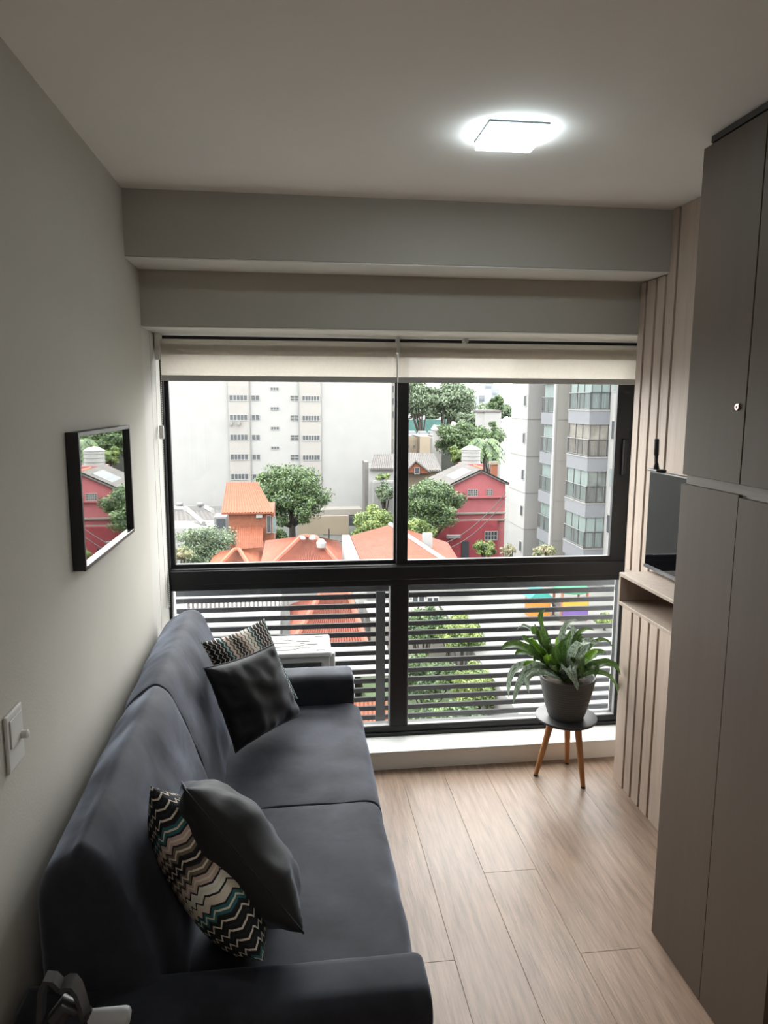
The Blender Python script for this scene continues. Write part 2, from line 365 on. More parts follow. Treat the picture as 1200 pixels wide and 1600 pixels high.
MB().box(-.595, .125, 3.508, 3.514, -.08, .455).build('coil_guard', m_black, ac)
mb = MB()
for k in range(24): mb.box(-.595, .125, 3.504, 3.5075, -.07+.0215*k, -.064+.0215*k)
tag(mb.build('fins', m_steel, ac), kind='stuff')
for yy, xe in ((3.545, .02), (3.60, .06), (3.655, .06), (3.70, .02)):
    MB().tube([(-.55, yy, .5135), (xe-.05, yy, .5135), (xe, yy+(.028 if yy < 3.62 else -.028), .5135), (xe+.05, yy+(.028 if yy < 3.62 else -.028), .5135)], .003, 6).build('pressed_rib', m_acw, ac, smooth=True)
mb = MB().tube([(.10, 3.53, .5135), (.14, 3.53, .5135), (.15, 3.56, .5135), (.15, 3.72, .5135), (.14, 3.75, .5135), (.10, 3.75, .5135)], .003, 6); mb.build('pressed_rib', m_acw, ac, smooth=True)
MB().box(.168, .20, 3.60, 3.70, .30, .47).build('valve_cover', m_acw, ac, bevel=.008)
for x in (-.5, .07): MB().box(x-.03, x+.03, 3.52, 3.77, -.16, -.10).build('foot', m_black, ac)

# ---------------------------------------------------------------- ceiling lamp
lm = thing('ceiling_lamp', 'small square surface-mounted ceiling lamp, switched on', 'lamp', (.585, 2.04, 2.47))
l0, l1, l3 = at(766, 188.5, Z=2.497), at(856, 196, Z=2.497), at(733, 220.5, Z=2.497)
lx0, lx1, ly0, ly1 = l0.x, l1.x, l0.y, l3.y+.004
MB().box(lx0-.002, lx1+.002, ly0-.002, ly1+.002, 2.4955, 2.4999).build('backplate', mat('lamp_plate', (.16, .20, .22), .5), lm)
MB().box(lx0, lx1, ly0, ly1, 2.474, 2.482).build('diffuser', m_lamp, lm, bevel=.002)
MB().box(lx0, lx1, ly0, ly1, 2.4822, 2.4953).build('diffuser_edge', mat('lamp_edge', (.9, .95, 1), .5, .3, emit=(.84, .97, 1), est=LAMP_W*.10), lm)
# unseen fill light added behind the camera to brighten the room
l2 = thing('fill_panel', 'added square fill light on the ceiling behind the camera', 'lamp', (.6, -.9, 2.47))
MB().box(.3, .9, -1.2, -.6, 2.475, 2.4995).build('diffuser', mat('warm_fill', (.9, .9, .9), .5, .3, emit=(1, .93, .84), est=FILL_W), l2)

# ---------------------------------------------------------------- slatted oak wall panel with shelf
pan = struct(thing('wall_panel', 'pale oak slatted wall panel', None))
pan['label'] = 'pale oak wall panelling with vertical slats beside the window'
bk = MB().box(XR+.012, XW, YC+.003, 3.036, 0, ZB1-.008).box(XR+.012, XW, YC+.003, YB1-.002, ZB1-.008, ZC)
bk.build('backing', m_oakd, pan)
def slats(ys, z0, z1, ztop2=None):
    for i in range(len(ys)-1):
        a, b = ys[i+1]+(.0085 if i < len(ys)-2 else 0), ys[i]-(.0085 if i else 0)
        zt = z1 if a > YB1-.05 else (ztop2 or z1)
        if b > YB1-.002 and a < YB1-.002 and ztop2: 
            MB().box(XR, XR+.0118, YB1-.001, b, z0, z1).build('slat', m_oak, pan); b = YB1-.0015; zt = ztop2
        MB().box(XR, XR+.0118, a, b, z0, zt).build('slat' if b-a < .2 else 'board', m_oak, pan, bevel=.001, seg=1)
slats([3.036, 2.983, 2.897, 2.821, 2.743, YC+.004], 1.02, ZB1-.01, ZC-.002)
slats([3.036, 2.942, 2.868, 2.789, 2.708, YC+.004], 0, .972)
MB().box(XR, XR+.0118, YC+.004, 3.036, .9725, 1.0195).build('rail', m_oak, pan)
MB().box(XR, XW, 3.0362, 3.0400, 0, ZB2-.008).build('side_panel', m_oak, pan)

sh = thing('tv_shelf', 'pale oak open shelf box under the television', 'shelf', (1.36, 2.35, .982))
sx0, sx1, sy0, sy1 = 1.25, XR-.001, YC+.006, 2.612
MB().box(sx0, sx1, sy0, sy1, 1.092, 1.106).build('top_board', m_oak, sh, bevel=.0012, seg=1)
MB().box(sx0, sx1, sy0, sy1, .980, .994).build('bottom_board', m_oak, sh, bevel=.0012, seg=1)
MB().box(sx0, sx1, sy1-.014, sy1, .9945, 1.0915).build('end_board', m_oak, sh, bevel=.0012, seg=1)
MB().box(sx1-.008, sx1, sy0, sy1-.0145, .9945, 1.0915).build('back_board', m_oak, sh)
tv = thing('television', 'black flat television on the slatted panel above the oak shelf', 'television', (1.38, 2.2, 1.12))
MB().box(1.370, 1.395, YC+.015, 2.650, 1.118, 1.498).build('casing', m_black, tv, bevel=.002)
MB().box(1.3685, 1.3697, YC+.02, 2.644, 1.132, 1.493).build('screen', m_tv, tv)
MB().box(1.3655, 1.3697, YC+.016, 2.648, 1.1185, 1.1295).build('bottom_bezel', mat('bezel_gloss', (.10, .10, .11), .25), tv)
MB().box(1.395, XR-.001, 2.2, 2.5, 1.2, 1.4).build('wall_mount', m_black, tv)
an = thing('antenna', 'short black stick antenna standing on top of the television', 'antenna', (1.378, 2.60, 1.4985))
MB().box(1.352, 1.394, 2.565, 2.645, 1.4985, 1.5075).build('base', m_black, an, bevel=.003)
MB().tube([(1.376, 2.615, 1.507), (1.376, 2.615, 1.530)], [.013, .008], 14).build('joint', m_black, an, smooth='auto')
MB().tube([(1.376, 2.615, 1.530), (1.375, 2.615, 1.555), (1.374, 2.615, 1.562), (1.372, 2.615, 1.618), (1.372, 2.615, 1.622)], [.006, .006, .0095, .0095, .007], 14).build('mast', m_black, an, smooth='auto')

# ---------------------------------------------------------------- tall cabinet
cb = thing('wardrobe', 'tall taupe wardrobe with upper and lower doors on the right', 'wardrobe', (1.4, 1.78, 0))
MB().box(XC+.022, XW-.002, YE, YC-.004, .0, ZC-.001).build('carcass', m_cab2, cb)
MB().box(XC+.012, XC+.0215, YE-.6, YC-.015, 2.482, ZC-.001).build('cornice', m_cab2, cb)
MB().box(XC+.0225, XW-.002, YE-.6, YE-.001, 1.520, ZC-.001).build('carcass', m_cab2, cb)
YS_ = 1.774
d = MB().box(XC, XC+.019, YS_+.002, YC, 1.543, 2.470).build('door', m_cab, cb, bevel=.001, seg=1)
k = MB(); c0 = at(1154, 636, X=XC)
def disc(cx, y, z, r, t, n=20): return [[Vector((cx-dx, y+rr*math.cos(2*PI*j/n), z+rr*math.sin(2*PI*j/n))) for j in range(n)] for rr, dx in ((r, 0), (r, t*.7), (r*.8, t), (r*.3, t))]
k.rings(disc(XC-.0003, c0.y, c0.z, .010, .006)).build('lock', m_chrome, d, smooth='auto')
MB().rings(disc(XC-.0063, c0.y, c0.z, .0035, .001)).build('keyhole', m_black, d)
MB().box(XC, XC+.019, YE-.6, YS_-.002, 1.543, 2.470).build('door', m_cab, cb, bevel=.001, seg=1)
MB().box(XC+.012, XC+.0215, YE-.6, YC-.004, 1.505, 1.543).build('grip_channel', mat('oak_channel', (.17, .14, .12), .6, var=.25, vscale=6, stretch=(1, .4, 12)), cb)
MB().box(XC, XC+.019, YS_+.0006, YC+.004, .004, 1.515).build('door', m_cab, cb, bevel=.001, seg=1)
MB().box(XC, XC+.019, YE, YS_-.0006, .004, 1.508).build('door', m_cab, cb, bevel=.001, seg=1)

# ---------------------------------------------------------------- framed mirror and socket on the left wall
pf = thing('framed_picture', 'black framed glossy picture on the left wall reflecting the view outside', 'picture', (XL, 2.27, 1.31))
ya, yb, za, zb, dp = 1.985, 2.597, 1.300, 1.672, .034
f = MB(); tf = .012
f.box(XL+.001, XL+dp, ya, ya+tf, za, zb).box(XL+.001, XL+dp, yb-tf, yb, za, zb).box(XL+.001, XL+dp, ya+tf, yb-tf, za, za+tf).box(XL+.001, XL+dp, ya+tf, yb-tf, zb-tf, zb)
f.build('frame', m_black, pf, bevel=.001, seg=1)
MB().box(XL+.0015, XL+.022, ya+tf+.0003, yb-tf-.0003, za+tf+.0003, zb-tf-.0003).build('glazed_print', m_mir, pf)
swt = thing('light_switch', 'white wall plate with a small switch knob above the sofa', 'switch', (XL, 1.5, 1.05))
MB().box(XL+.0005, XL+.008, 1.468, 1.554, .995, 1.118).build('plate', m_plastic, swt, bevel=.003)
MB().box(XL+.0082, XL+.011, 1.480, 1.542, 1.045, 1.105).build('socket_face', m_plastic, swt, bevel=.001)
MB().rings([[Vector((XL+x, 1.536+rr*math.cos(2*PI*j/12), 1.052+rr*math.sin(2*PI*j/12))) for j in range(12)] for x, rr in ((.011, .009), (.022, .009), (.024, .006))]).build('knob', m_plastic, swt, smooth='auto')

# ---------------------------------------------------------------- sofa
sf = thing('sofa', 'slate grey velvet sofa along the left wall', 'sofa', (-.15, 2.26, 0))
def resample(p, step=.02):
    out = []; n = len(p)
    for i in range(n):
        a = Vector(p[i]); b = Vector(p[(i+1) % n]); k = max(1, int((b-a).length/step))
        for j in range(k): out.append(a+(b-a)*j/k)
    return out
def round_poly(p, r):
    out = []; n = len(p)
    for i in range(n):
        a, b, c = Vector(p[i-1]), Vector(p[i]), Vector(p[(i+1) % n]); rr = r[i] if isinstance(r, (list, tuple)) else r
        if rr <= 0: out.append(b); continue
        u = (a-b).normalized()*min(rr, (a-b).length*.49); v = (c-b).normalized()*min(rr, (c-b).length*.49)
        for t in (0, .2, .4, .6, .8, 1): out.append((b+u)*(1-t)**2+b*2*t*(1-t)+(b+v)*t*t)
    return out
def extr(prof, y0, y1, e0, e1, name, m, parent, sag=0, nz=.002, step=.03, seed=0, axis='Y', crown=0, skew=0):
    P = resample(prof, .025); c = sum(P, Vector((0, 0)))/len(P); n = len(P)
    nor = []
    for i in range(n):
        t = (P[(i+1) % n]-P[i-1]).normalized(); nv = Vector((t.y, -t.x))
        if nv.dot(P[i]-c) < 0: nv = -nv
        nor.append(nv)
    ys = []
    for t in (0, .15, .35, .65, 1): ys.append((y0+e0*t, -e0*(1-math.sqrt(max(0, 1-(1-t)**2)))))
    k = max(2, int((y1-y0-e0-e1)/step))
    for i in range(1, k): ys.append((y0+e0+(y1-y0-e0-e1)*i/k, 0))
    for t in (1, .65, .35, .15, 0): ys.append((y1-e1*t, -e1*(1-math.sqrt(max(0, 1-(1-t)**2)))))
    rr = []
    for y, ins in ys:
        ring = []
        w_ = 1-((y-(y0+y1)/2)/((y1-y0)/2))**4
        for i, p in enumerate(P):
            q = p+nor[i]*crown*w_+(c-p)*(-ins/max(.05, (p-c).length))
            if skew and q.x < -.43: q = Vector((q.x+skew*min(1, (-.43-q.x)/.08)*(1-(y-1.4)/1.73), q.y))
            z = nz*noise.noise(Vector((q.x*9, y*7+seed, q.y*9)))*(1 if ins > -.001 else .3)
            q = q+nor[i]*z
            ring.append(Vector((q.x, y, q.y)) if axis == 'Y' else Vector((y, q.x, q.y)))
        rr.append(ring)
    return MB().rings(rr).build(name, m, parent, smooth=True)
extr(round_poly([(-.566, .06), (.262, .06), (.262, .30), (-.566, .30)], .01), 1.45, 3.06, .01, .01, 'base', m_sofa, sf)
seatp = round_poly([(-.30, .285), (.272, .285), (.284, .36), (.262, .424), (-.30, .418)], [0, .01, .03, .055, 0])
extr(seatp, 1.443, 2.259, .01, .007, 'seat_cushion', m_sofa, sf, nz=.006, crown=.004)
extr(seatp, 2.261, 3.068, .007, .01, 'seat_cushion', m_sofa, sf, nz=.006, seed=5, crown=.004)
backp = round_poly([(-.565, .305), (-.576, .60), (-.576, .775), (-.535, .828), (-.455, .872), (-.405, .848), (-.355, .735), (-.300, .56), (-.262, .42), (-.262, .305)], [0, 0, .035, .04, .05, .05, .05, .05, 0, 0])
extr(backp, 1.395, 2.259, .035, .007, 'backrest', m_sofa, sf, nz=.008, crown=.004, seed=2, skew=.045)
extr(backp, 2.261, 3.125, .007, .02, 'backrest', m_sofa, sf, nz=.008, seed=9, crown=.004, skew=.045)
def arm(y0, y1, x1, zt):
    pr = round_poly([(y0, .05), (y1, .05), (y1, zt), (y0, zt)], [.01, .01, .030, .045])
    extr(pr, -.566, x1, .01, .022, 'armrest', m_sofa, sf, axis='X', nz=.003)
arm(1.300, 1.441, .272, .545); arm(3.070, 3.222, .254, .548)
for x in (-.5, .2):
    for y in (1.37, 3.15): MB().tube([(x, y, 0), (x, y, .052)], [.018, .024], 12).build('leg', m_black, sf, smooth='auto')

# ---------------------------------------------------------------- pillows
def pillow(name, label, cs, th, m, seed, pipe=None, group=None, wr=.006):
    P00, P10, P11, P01 = [Vector(c) for c in cs]                    # u along P00->P10, v along P00->P01
    N_ = ((P10-P00).cross(P01-P00)+(P11-P01).cross(P11-P10)).normalized(); n = 30
    mb = MB(); uvs = []; idx = {}
    def pos(u, v):
        s = 1-.075*(1-v*v); t = 1-.075*(1-u*u); a = (u*s+1)/2; b = (v*t+1)/2
        return P00*(1-a)*(1-b)+P10*a*(1-b)+P11*a*b+P01*(1-a)*b
    for side in (1, -1):
        for i in range(n+1):
            for j in range(n+1):
                u = -math.cos(PI*i/n); v = -math.cos(PI*j/n)
                u = .5*u+.5*(2*i/n-1); v = .5*v+.5*(2*j/n-1)
                edge = i in (0, n) or j in (0, n)
                if edge and side == -1: idx[(side, i, j)] = idx[(1, i, j)]; continue
                h_ = 0 if edge else th*((1-abs(u)**2.6)*(1-abs(v)**2.6))**.55
                if not edge:
                    wv = noise.noise(Vector((u*2.2+seed, v*2.2, side*3.1)))*wr*1.6
                    em = max(abs(u), abs(v))
                    wv += wr*.9*max(0, em-.35)*math.sin((u*9 if abs(v) > abs(u) else v*9)+seed+noise.noise(Vector((u*3, v*3, seed)))*4)
                    h_ += wv*min(1, (1-em)*6)
                idx[(side, i, j)] = len(mb.v); mb.v.append(tuple(pos(u, v)+N_*h_*side)); uvs.append(((u+1)/2, (v+1)/2))
        for i in range(n):
            for j in range(n):
                q = (idx[(side, i, j)], idx[(side, i+1, j)], idx[(side, i+1, j+1)], idx[(side, i, j+1)])
                mb.f.append(q if side == 1 else q[::-1])
    mb.uv = uvs
    if pipe:
        t = thing(name, label, 'pillow', tuple(min((P00, P10, P11, P01), key=lambda p: p.z)), group)
        mb.build('cover', m, t, smooth=True)
        pts = [pos(2*i/12-1, -1) for i in range(12)]+[pos(1, 2*i/12-1) for i in range(12)]+[pos(1-2*i/12, 1) for i in range(12)]+[pos(-1, 1-2*i/12) for i in range(13)]
        MB().tube(pts, .0028, 6).build('piping', m, t, smooth=True)
        return t
    return tag(mb.build(name, m, None, smooth=True), label, 'pillow', group)
G = 'throw pillows on the sofa'
B_, R_ = at(368, 1176, Z=.465), at(470, 1118, Z=.475); L_, T_ = at(318, 1044, Z=.80), at(427, 1006, Z=.81)
pillow('throw_pillow', 'plain charcoal velvet pillow in front of the zigzag one near the window', (B_, R_, T_, L_), .080, m_grey, 1.3, pipe=True, group=G, wr=.013)
L2, T2, R2 = at(314, 1004, Z=.845), at(413, 966, Z=.865), at(466, 1092, Z=.485)
B2 = L2+R2-T2; B2.z = max(B2.z, .47)
pillow('throw_pillow', 'zigzag patterned pillow behind the plain one near the window', (B2, R2, T2, L2), .05, m_zig, 2.2, group=G, wr=.004)
def cornered(p1, z1, p2, z2, side, drop):
    a = at(*p1, Z=z1); b = at(*p2, Z=z2); e = (b-a).normalized(); mid = (a+b)/2
    d = (mid-CC).normalized(); w_ = (d-e*d.dot(e)).normalized()
    w_ = Vector((w_.x, w_.y, w_.z*drop)); w_ = (w_-e*w_.dot(e)).normalized()
    return a, b, b+w_*side, a+w_*side
a, b, c, d_ = cornered((287, 1232), .90, (474, 1458), .60, .42, .93)
pillow('throw_pillow', 'plain charcoal velvet pillow leaning beside the zigzag one near the camera', (a, b, c, d_), .100, m_grey, 4.1, pipe=True, group=G, wr=.012)
a, b, c, d_ = cornered((234, 1228), .89, (412, 1502), .585, .41, .95)
pillow('throw_pillow', 'zigzag patterned pillow in the near corner of the sofa', (a, b, c, d_), .084, m_zig, 6.4, group=G, wr=.004)

# ---------------------------------------------------------------- clamp stand at the lower left
st = thing('clamp_stand', 'dark metal clamp stand with a pale grey cylindrical grip before the sofa', 'stand', (-.36, .93, 0))
MB().lathe([(.11, 0), (.11, .012), (.02, .02), (.014, .03), (.014, .82), (.024, .825), (.034, .84), (.034, .86), (.022, .87)], (-.365, .93, 0), 20).build('post', m_black, st, smooth='auto')
q = lambda x, y, Y=.93: at(x, y, Y=Y)
def strap(pts, w_, t_, name, m):
    mb = MB(); rr = []
    for i, p in enumerate(pts):
        tn = (pts[min(i+1, len(pts)-1)]-pts[max(i-1, 0)]).normalized(); yv = Vector((0, 1, 0)); nn = tn.cross(yv).normalized()
        rr.append([p+yv*w_+nn*t_, p-yv*w_+nn*t_, p-yv*w_-nn*t_, p+yv*w_-nn*t_])
    return mb.rings(rr).build(name, m, st, smooth='auto')
strap([q(64, 1590), q(66, 1545), q(74, 1527), q(84, 1529), q(95, 1540)], .010, .0035, 'bracket', m_steel)
strap([q(97, 1541), q(106, 1535), q(114, 1535), q(121, 1544), q(128, 1564), q(133, 1584)], .013, .003, 'lever', m_steel)
MB().tube([q(90, 1592), q(104, 1568), q(122, 1578)], [.014, .013, .008], 14).build('joint', m_steel, st, smooth='auto')
MB().tube([q(133, 1580), q(138, 1588)], .009, 12).build('bolt', m_black, st, smooth='auto')
MB().tube([q(139, 1590), q(143, 1589.5), q(168, 1589), q(194, 1588.5), q(200, 1588.5), q(203.5, 1588.5)], [.0085, .0105, .0120, .0135, .0125, .0085], 24).build('grip', m_grip, st, smooth='auto')

# ---------------------------------------------------------------- stool and plant
SCx, SCy, SZ = 1.243, 3.062, .318
sl = thing('plant_stool', 'small three-legged stool with a round black top under the plant', 'stool', (SCx, SCy, 0))
MB().lathe([(.132, SZ-.016), (.138, SZ-.012), (.140, SZ-.002), (.136, SZ)], (SCx, SCy, 0), 48).build('seat', m_stool, sl, smooth='auto')
for p in (at(837, 1212, Z=0), at(886, 1193, Z=0), at(911, 1231, Z=0)):
    dv = Vector((SCx, SCy, 0))-p; top = Vector((SCx, SCy, SZ-.017))-dv.normalized()*.062
    l = MB().tube([p+Vector((0, 0, .004)), p.lerp(top, .5), top], [.0105, .014, .017], 14).build('leg', m_leg, sl, smooth='auto')
    MB().tube([p+Vector((0, 0, .0002)), p+(top-p)*.02+Vector((0, 0, .003))], .0112, 12).build('foot_pad', m_black, l)
pt = thing('potted_plant', 'leafy variegated houseplant in a ribbed charcoal pot on the stool', 'plant', (SCx, SCy, SZ))
prof = []
H = .195; z = 0
for i in range(53):
    t = i/52; rr = .078+.050*(t**.8)+(.0012*math.sin(t*2*PI*17) if .03 < t < .93 else 0); prof.append((rr, SZ+.0005+H*t))
prof = [(.070, SZ+.0005)]+prof+[(.126, SZ+H+.004), (.118, SZ+H), (.112, SZ+H-.03)]
MB().lathe(prof, (SCx-.004, SCy-.005, 0), 48).build('pot', m_pot, pt, smooth='auto')
MB().lathe([(.110, SZ+H-.032), (.100, SZ+H-.022), (.05, SZ+H-.016), (.01, SZ+H-.015)], (SCx-.004, SCy-.005, 0), 24).build('soil', m_soil, pt, smooth=True)
base = Vector((SCx-.004, SCy-.005, SZ+H-.02))
LV = [  # tip, middle (in a 6x survey of the crop), half width m, depth of tip, kind
 ((20, 750), (250, 740), .020, 2.98, 'g'), ((210, 630), (340, 730), .017, 3.05, 'g'), ((170, 565), (330, 590), .009, 3.12, 'v'), ((435, 370), (400, 570), .012, 3.08, 'g'),
 ((345, 520), (375, 660), .016, 3.02, 'g'), ((738, 478), (590, 600), .011, 3.14, 'v'), ((635, 530), (700, 640), .012, 3.16, 'v'), ((900, 570), (720, 640), .010, 3.14, 'g'),
 ((955, 690), (720, 730), .018, 2.93, 'v'), ((1075, 742), (900, 680), .009, 3.1, 'g'), ((1132, 985), (970, 880), .018, 3.0, 'g'), ((1138, 1335), (1010, 990), .012, 3.05, 'g'),
 ((738, 1133), (640, 930), .023, 2.89, 'v'), ((128, 1258), (310, 920), .017, 2.93, 'v'), ((90, 1212), (200, 900), .014, 2.98, 'v'), ((772, 1032), (740, 830), .017, 2.92, 'g'),
 ((490, 800), (470, 860), .016, 2.96, 'y'), ((650, 645), (590, 780), .019, 3.05, 'g'), ((780, 610), (730, 720), .016, 3.1, 'g'), ((925, 755), (830, 830), .018, 3.03, 'y'),
 ((285, 1170), (310, 980), .012, 2.95, 'v'), ((300, 645), (350, 730), .016, 3.04, 'y'), ((245, 945), (330, 890), .013, 3.0, 'y'), ((490, 650), (470, 790), .020, 3.04, 'g'),
 ((895, 1010), (880, 900), .012, 2.98, 'g'), ((380, 560), (420, 700), .017, 3.0, 'g'), ((150, 800), (330, 800), .020, 3.03, 'g'), ((560, 700), (540, 830), .018, 3.0, 'g'),
 ((840, 680), (770, 790), .015, 3.06, 'v'), ((690, 1000), (700, 880), .016, 2.93, 'v'), ((880, 640), (800, 740), .012, 3.15, 'g'), ((450, 560), (470, 720), .013, 3.12, 'g'),
 ((330, 860), (400, 860), .015, 2.98, 'g'), ((1000, 800), (880, 800), .014, 3.12, 'g'), ((600, 620), (560, 740), .014, 3.12, 'y'), ((540, 960), (500, 900), .018, 2.94, 'g'),
 ((700, 560), (640, 690), .012, 3.18, 'g'), ((420, 1000), (420, 930), .016, 2.95, 'v')]
random.seed(11)
for n_, (tp, md, hw, Y, kd) in enumerate(LV):
    hw *= 1.3
    T = at(780+tp[0]/6, 890+tp[1]/6, Y=Y); Mi = at(780+md[0]/6, 890+md[1]/6, Y=(Y*.6+3.05*.4))
    B = base+Vector((random.uniform(-.03, .03), random.uniform(-.03, .03), 0)); Cn = Mi*2-(B+T)*.5
    mb = MB(); uvs = []; ns = 16
    for i in range(ns+1):
        t = i/ns; p = B*(1-t)**2+Cn*2*t*(1-t)+T*t*t; tn = ((Cn-B)*(1-t)+(T-Cn)*t).normalized()
        sd = tn.cross(Vector((0, 0, 1)))
        vw = (p-Vector((SCx, 1.2, 1.4))).normalized()
        sd = (sd.normalized()*.6+tn.cross(vw).normalized()*(1 if tn.cross(vw).dot(sd) > 0 else -1)*.6).normalized(); up = sd.cross(tn).normalized()
        ww = hw*(math.sin(PI*min(1, t*.88+.10))**.75)*(1+.07*math.sin(i*3.1+n_)); ww = max(ww, .0006) if i < ns else .0006
        for j, s_ in enumerate((-1, -.5, 0, .5, 1)):
            wav = .12*hw*math.sin(i*1.9+n_+s_)*abs(s_)
            mb.v.append(tuple(p+sd*ww*s_+up*(abs(s_)**1.5*ww*.35+wav))); uvs.append((.5+s_*.5, t))
    for i in range(ns):
        for j in range(4): a = i*5+j; mb.f.append((a, a+1, a+6, a+5))
    mb.uv = uvs
    mb.build('leaf', dict(g=m_leafg, v=m_leafv, y=m_leafy)[kd], pt, smooth=True, fix=False)

exec_outside = True
# ================================================================ outside
GZ = -14.0
def om(name, c, **k):
    k.setdefault('rough', .85); k.setdefault('spec', .25); return mat(name, tuple(x*.150 for x in c), **k)  # outdoor colours darkened throughout to balance the strong sky against the dimmer room
m_gr = om('asphalt', (.16, .17, .15), var=.15, vscale=.3)
m_pave = om('pale_paving', (.42, .42, .40), var=.10, vscale=.6)
m_render = om('white_render', (.66, .66, .65), var=.05, vscale=.5, bump=.3, bscale=2)
m_band = om('cream_render', (.60, .56, .50), var=.06, vscale=.6)
m_bay = om('bay_render', (.62, .60, .57), var=.05, vscale=.6)
m_tower = om('tower_white', (.70, .70, .69), var=.02, vscale=.4)
m_towerg = om('tower_grey', (.50, .50, .49), var=.03, vscale=.4)
m_towerb = om('tower_beige', (.57, .555, .52), var=.03, vscale=.4)
m_slab = om('blue_grey_band', (.33, .35, .39), var=.04)
m_rail = om('grey_rail', (.12, .13, .14), rough=.5)
m_win = om('dark_glazing', (.10, .12, .14), rough=.4, spec=.25)
m_curt = om('curtained_glazing', (.42, .53, .52), rough=.15, spec=.5, var=.15, vscale=3, stretch=(1, 1, .1))
m_tile = om('clay_tile', (.60, .165, .095), var=.22, vscale=3)
m_tile2 = om('bright_clay_tile', (.60, .18, .085), var=.16, vscale=2.5)
m_tilew = om('weathered_clay_tile', (.58, .165, .10), var=.2, vscale=2.5)
m_brick = om('brick_wall', (.50, .17, .09), var=.2, vscale=4)
m_redp = om('pink_red_paint', (.92, .27, .30), var=.10, vscale=.8)
m_redd = om('crimson_paint', (.66, .10, .13), var=.12, vscale=.8)
m_greyroof = om('grey_roofing', (.30, .28, .27), var=.2, vscale=1.2)
m_greenroof = om('green_roofing', (.10, .24, .12), var=.15, vscale=1)
m_cream = om('cream_wall', (.60, .50, .37), var=.08, vscale=.6)
m_trunk = om('bark', (.10, .085, .065), var=.2, vscale=4)
m_orange = om('orange_paint', (.62, .22, .12), var=.1)
gr = struct(MB().box(-120, 150, 4.2, 700, GZ-.5, GZ).build('ground', m_gr))
def face_wall(name, m, parent, px0, px1, py0, py1, Y, depth, z0=None):
    a = at(px0, py0, Y=Y); b = at(px1, py1, Y=Y)
    return MB().box(a.x, b.x, Y, Y+depth, z0 if z0 is not None else b.z, a.z).build(name, m, parent)
def window(parent, px0, px1, py0, py1, Y, cols, m=None, rows=1, fm=None):
    a = at(px0, py0, Y=Y); b = at(px1, py1, Y=Y); t = (b.x-a.x)*.03+.03; x0, x1, z0, z1 = a.x, b.x, b.z, a.z
    f = MB().box(x0-t, x0, Y-.08, Y-.002, z0-t, z1+t).box(x1, x1+t, Y-.08, Y-.002, z0-t, z1+t).box(x0, x1, Y-.08, Y-.002, z0-t, z0).box(x0, x1, Y-.08, Y-.002, z1, z1+t)
    for i in range(1, cols):
        x = x0+(x1-x0)*i/cols; f.box(x-.04, x+.04, Y-.07, Y-.002, z0, z1)
    for i in range(1, rows):
        z = z0+(z1-z0)*i/rows; f.box(x0, x1, Y-.065, Y-.002, z-.03, z+.03)
    o = f.build('window', fm or m_render, parent)
    MB().box(x0, x1, Y-.02, Y-.003, z0, z1).build('pane', m or m_win, o); return o
def ribbed(name, m, parent, p0, p1, p2, p3, n, amp=.13, th=.12):
    # tiled roof plane: p0-p1 along the ridge, p3-p2 along the eave, pantile ribs run down the slope
    p0, p1, p2, p3 = [Vector(p) for p in (p0, p1, p2, p3)]; nr = (p2-p0).cross(p3-p1).normalized()
    if nr.z < 0: nr = -nr
    mb = MB(); R = 10; K = n*4
    for r in range(R+1):
        v = r/R; a = p0.lerp(p3, v); b = p1.lerp(p2, v)
        for i in range(K+1): mb.v.append(tuple(a.lerp(b, i/K)+nr*(amp*(.5+.5*math.cos(2*PI*i/4))+.02*(r % 2))))
    for r in range(R):
        for i in range(K): q_ = r*(K+1)+i; mb.f.append((q_, q_+1, q_+K+2, q_+K+1))
    mb.prism([p0, p1, p2, p3], [p-nr*th for p in (p0, p1, p2, p3)])
    return mb.build(name, m, parent, fix=False)

# --- big white slab block
wb = thing('apartment_block', 'tall white rendered block with rows of small windows behind the tree', 'building', (-5, 100, GZ))
YB = 100; a = at(100, 600, Y=YB); b = at(612, 600, Y=YB)
MB().box(a.x, b.x, YB, YB+14, GZ, 16).build('wall', m_render, wb)
p = at(356, 600, Y=YB).x; q_ = at(388, 600, Y=YB).x; MB().box(p, q_, YB-.25, YB-.003, GZ+2, 16).build('stair_bay', m_bay, wb)
p = at(468, 600, Y=YB).x; q_ = at(501, 600, Y=YB).x; MB().box(p, q_, YB-.25, YB-.003, GZ+2, 16).build('stair_bay', m_bay, wb)
for x in (388.7, 467.3): p = at(x, 600, Y=YB).x; MB().tube([(p, YB-.2, GZ+1), (p, YB-.2, 16)], .09, 6).build('downpipe', m_towerg, wb)
for r in range(6):
    y = 617.5+30.8*r
    window(wb, 358.5+r*.7, 386+r*.5, y, y+8, YB-.26, 5)
    if r < 5:
        window(wb, 393+r*.5, 405+r*.4, y+.5, y+8, YB, 2); window(wb, 454+r*.2, 466+r*.2, y+1, y+8.5, YB, 2, rows=2); window(wb, 472.5+r*.3, 499+r*.2, y+1.5, y+8.5, YB-.26, 6)
        window(wb, 422.8+r*.4, 435+r*.3, y-12, y-8, YB, 3)
for x in (359, 371): face_wall('wall_unit', m_towerg, wb, x, x+4, 659, 664, YB-.9, .6)
bs = face_wall('base_slab', m_band, wb, 470, 566, 797, 804, 97, 3)
face_wall('soffit_beam', m_greyroof, wb, 470, 566, 804, 808, 97.2, 2.5)
sb = thing('tan_block', 'narrow tan building just right of the white block', 'building', (19, 118, GZ))
face_wall('wall', m_band, sb, 609, 622, 596, 800, 118, 8, GZ)
for y in (603, 622, 643): window(sb, 613, 618, y, y+10, 118, 1)
yd = thing('ramp_wall', 'low beige ramp wall right of the round tree trunk', 'wall', (3, 86, GZ))
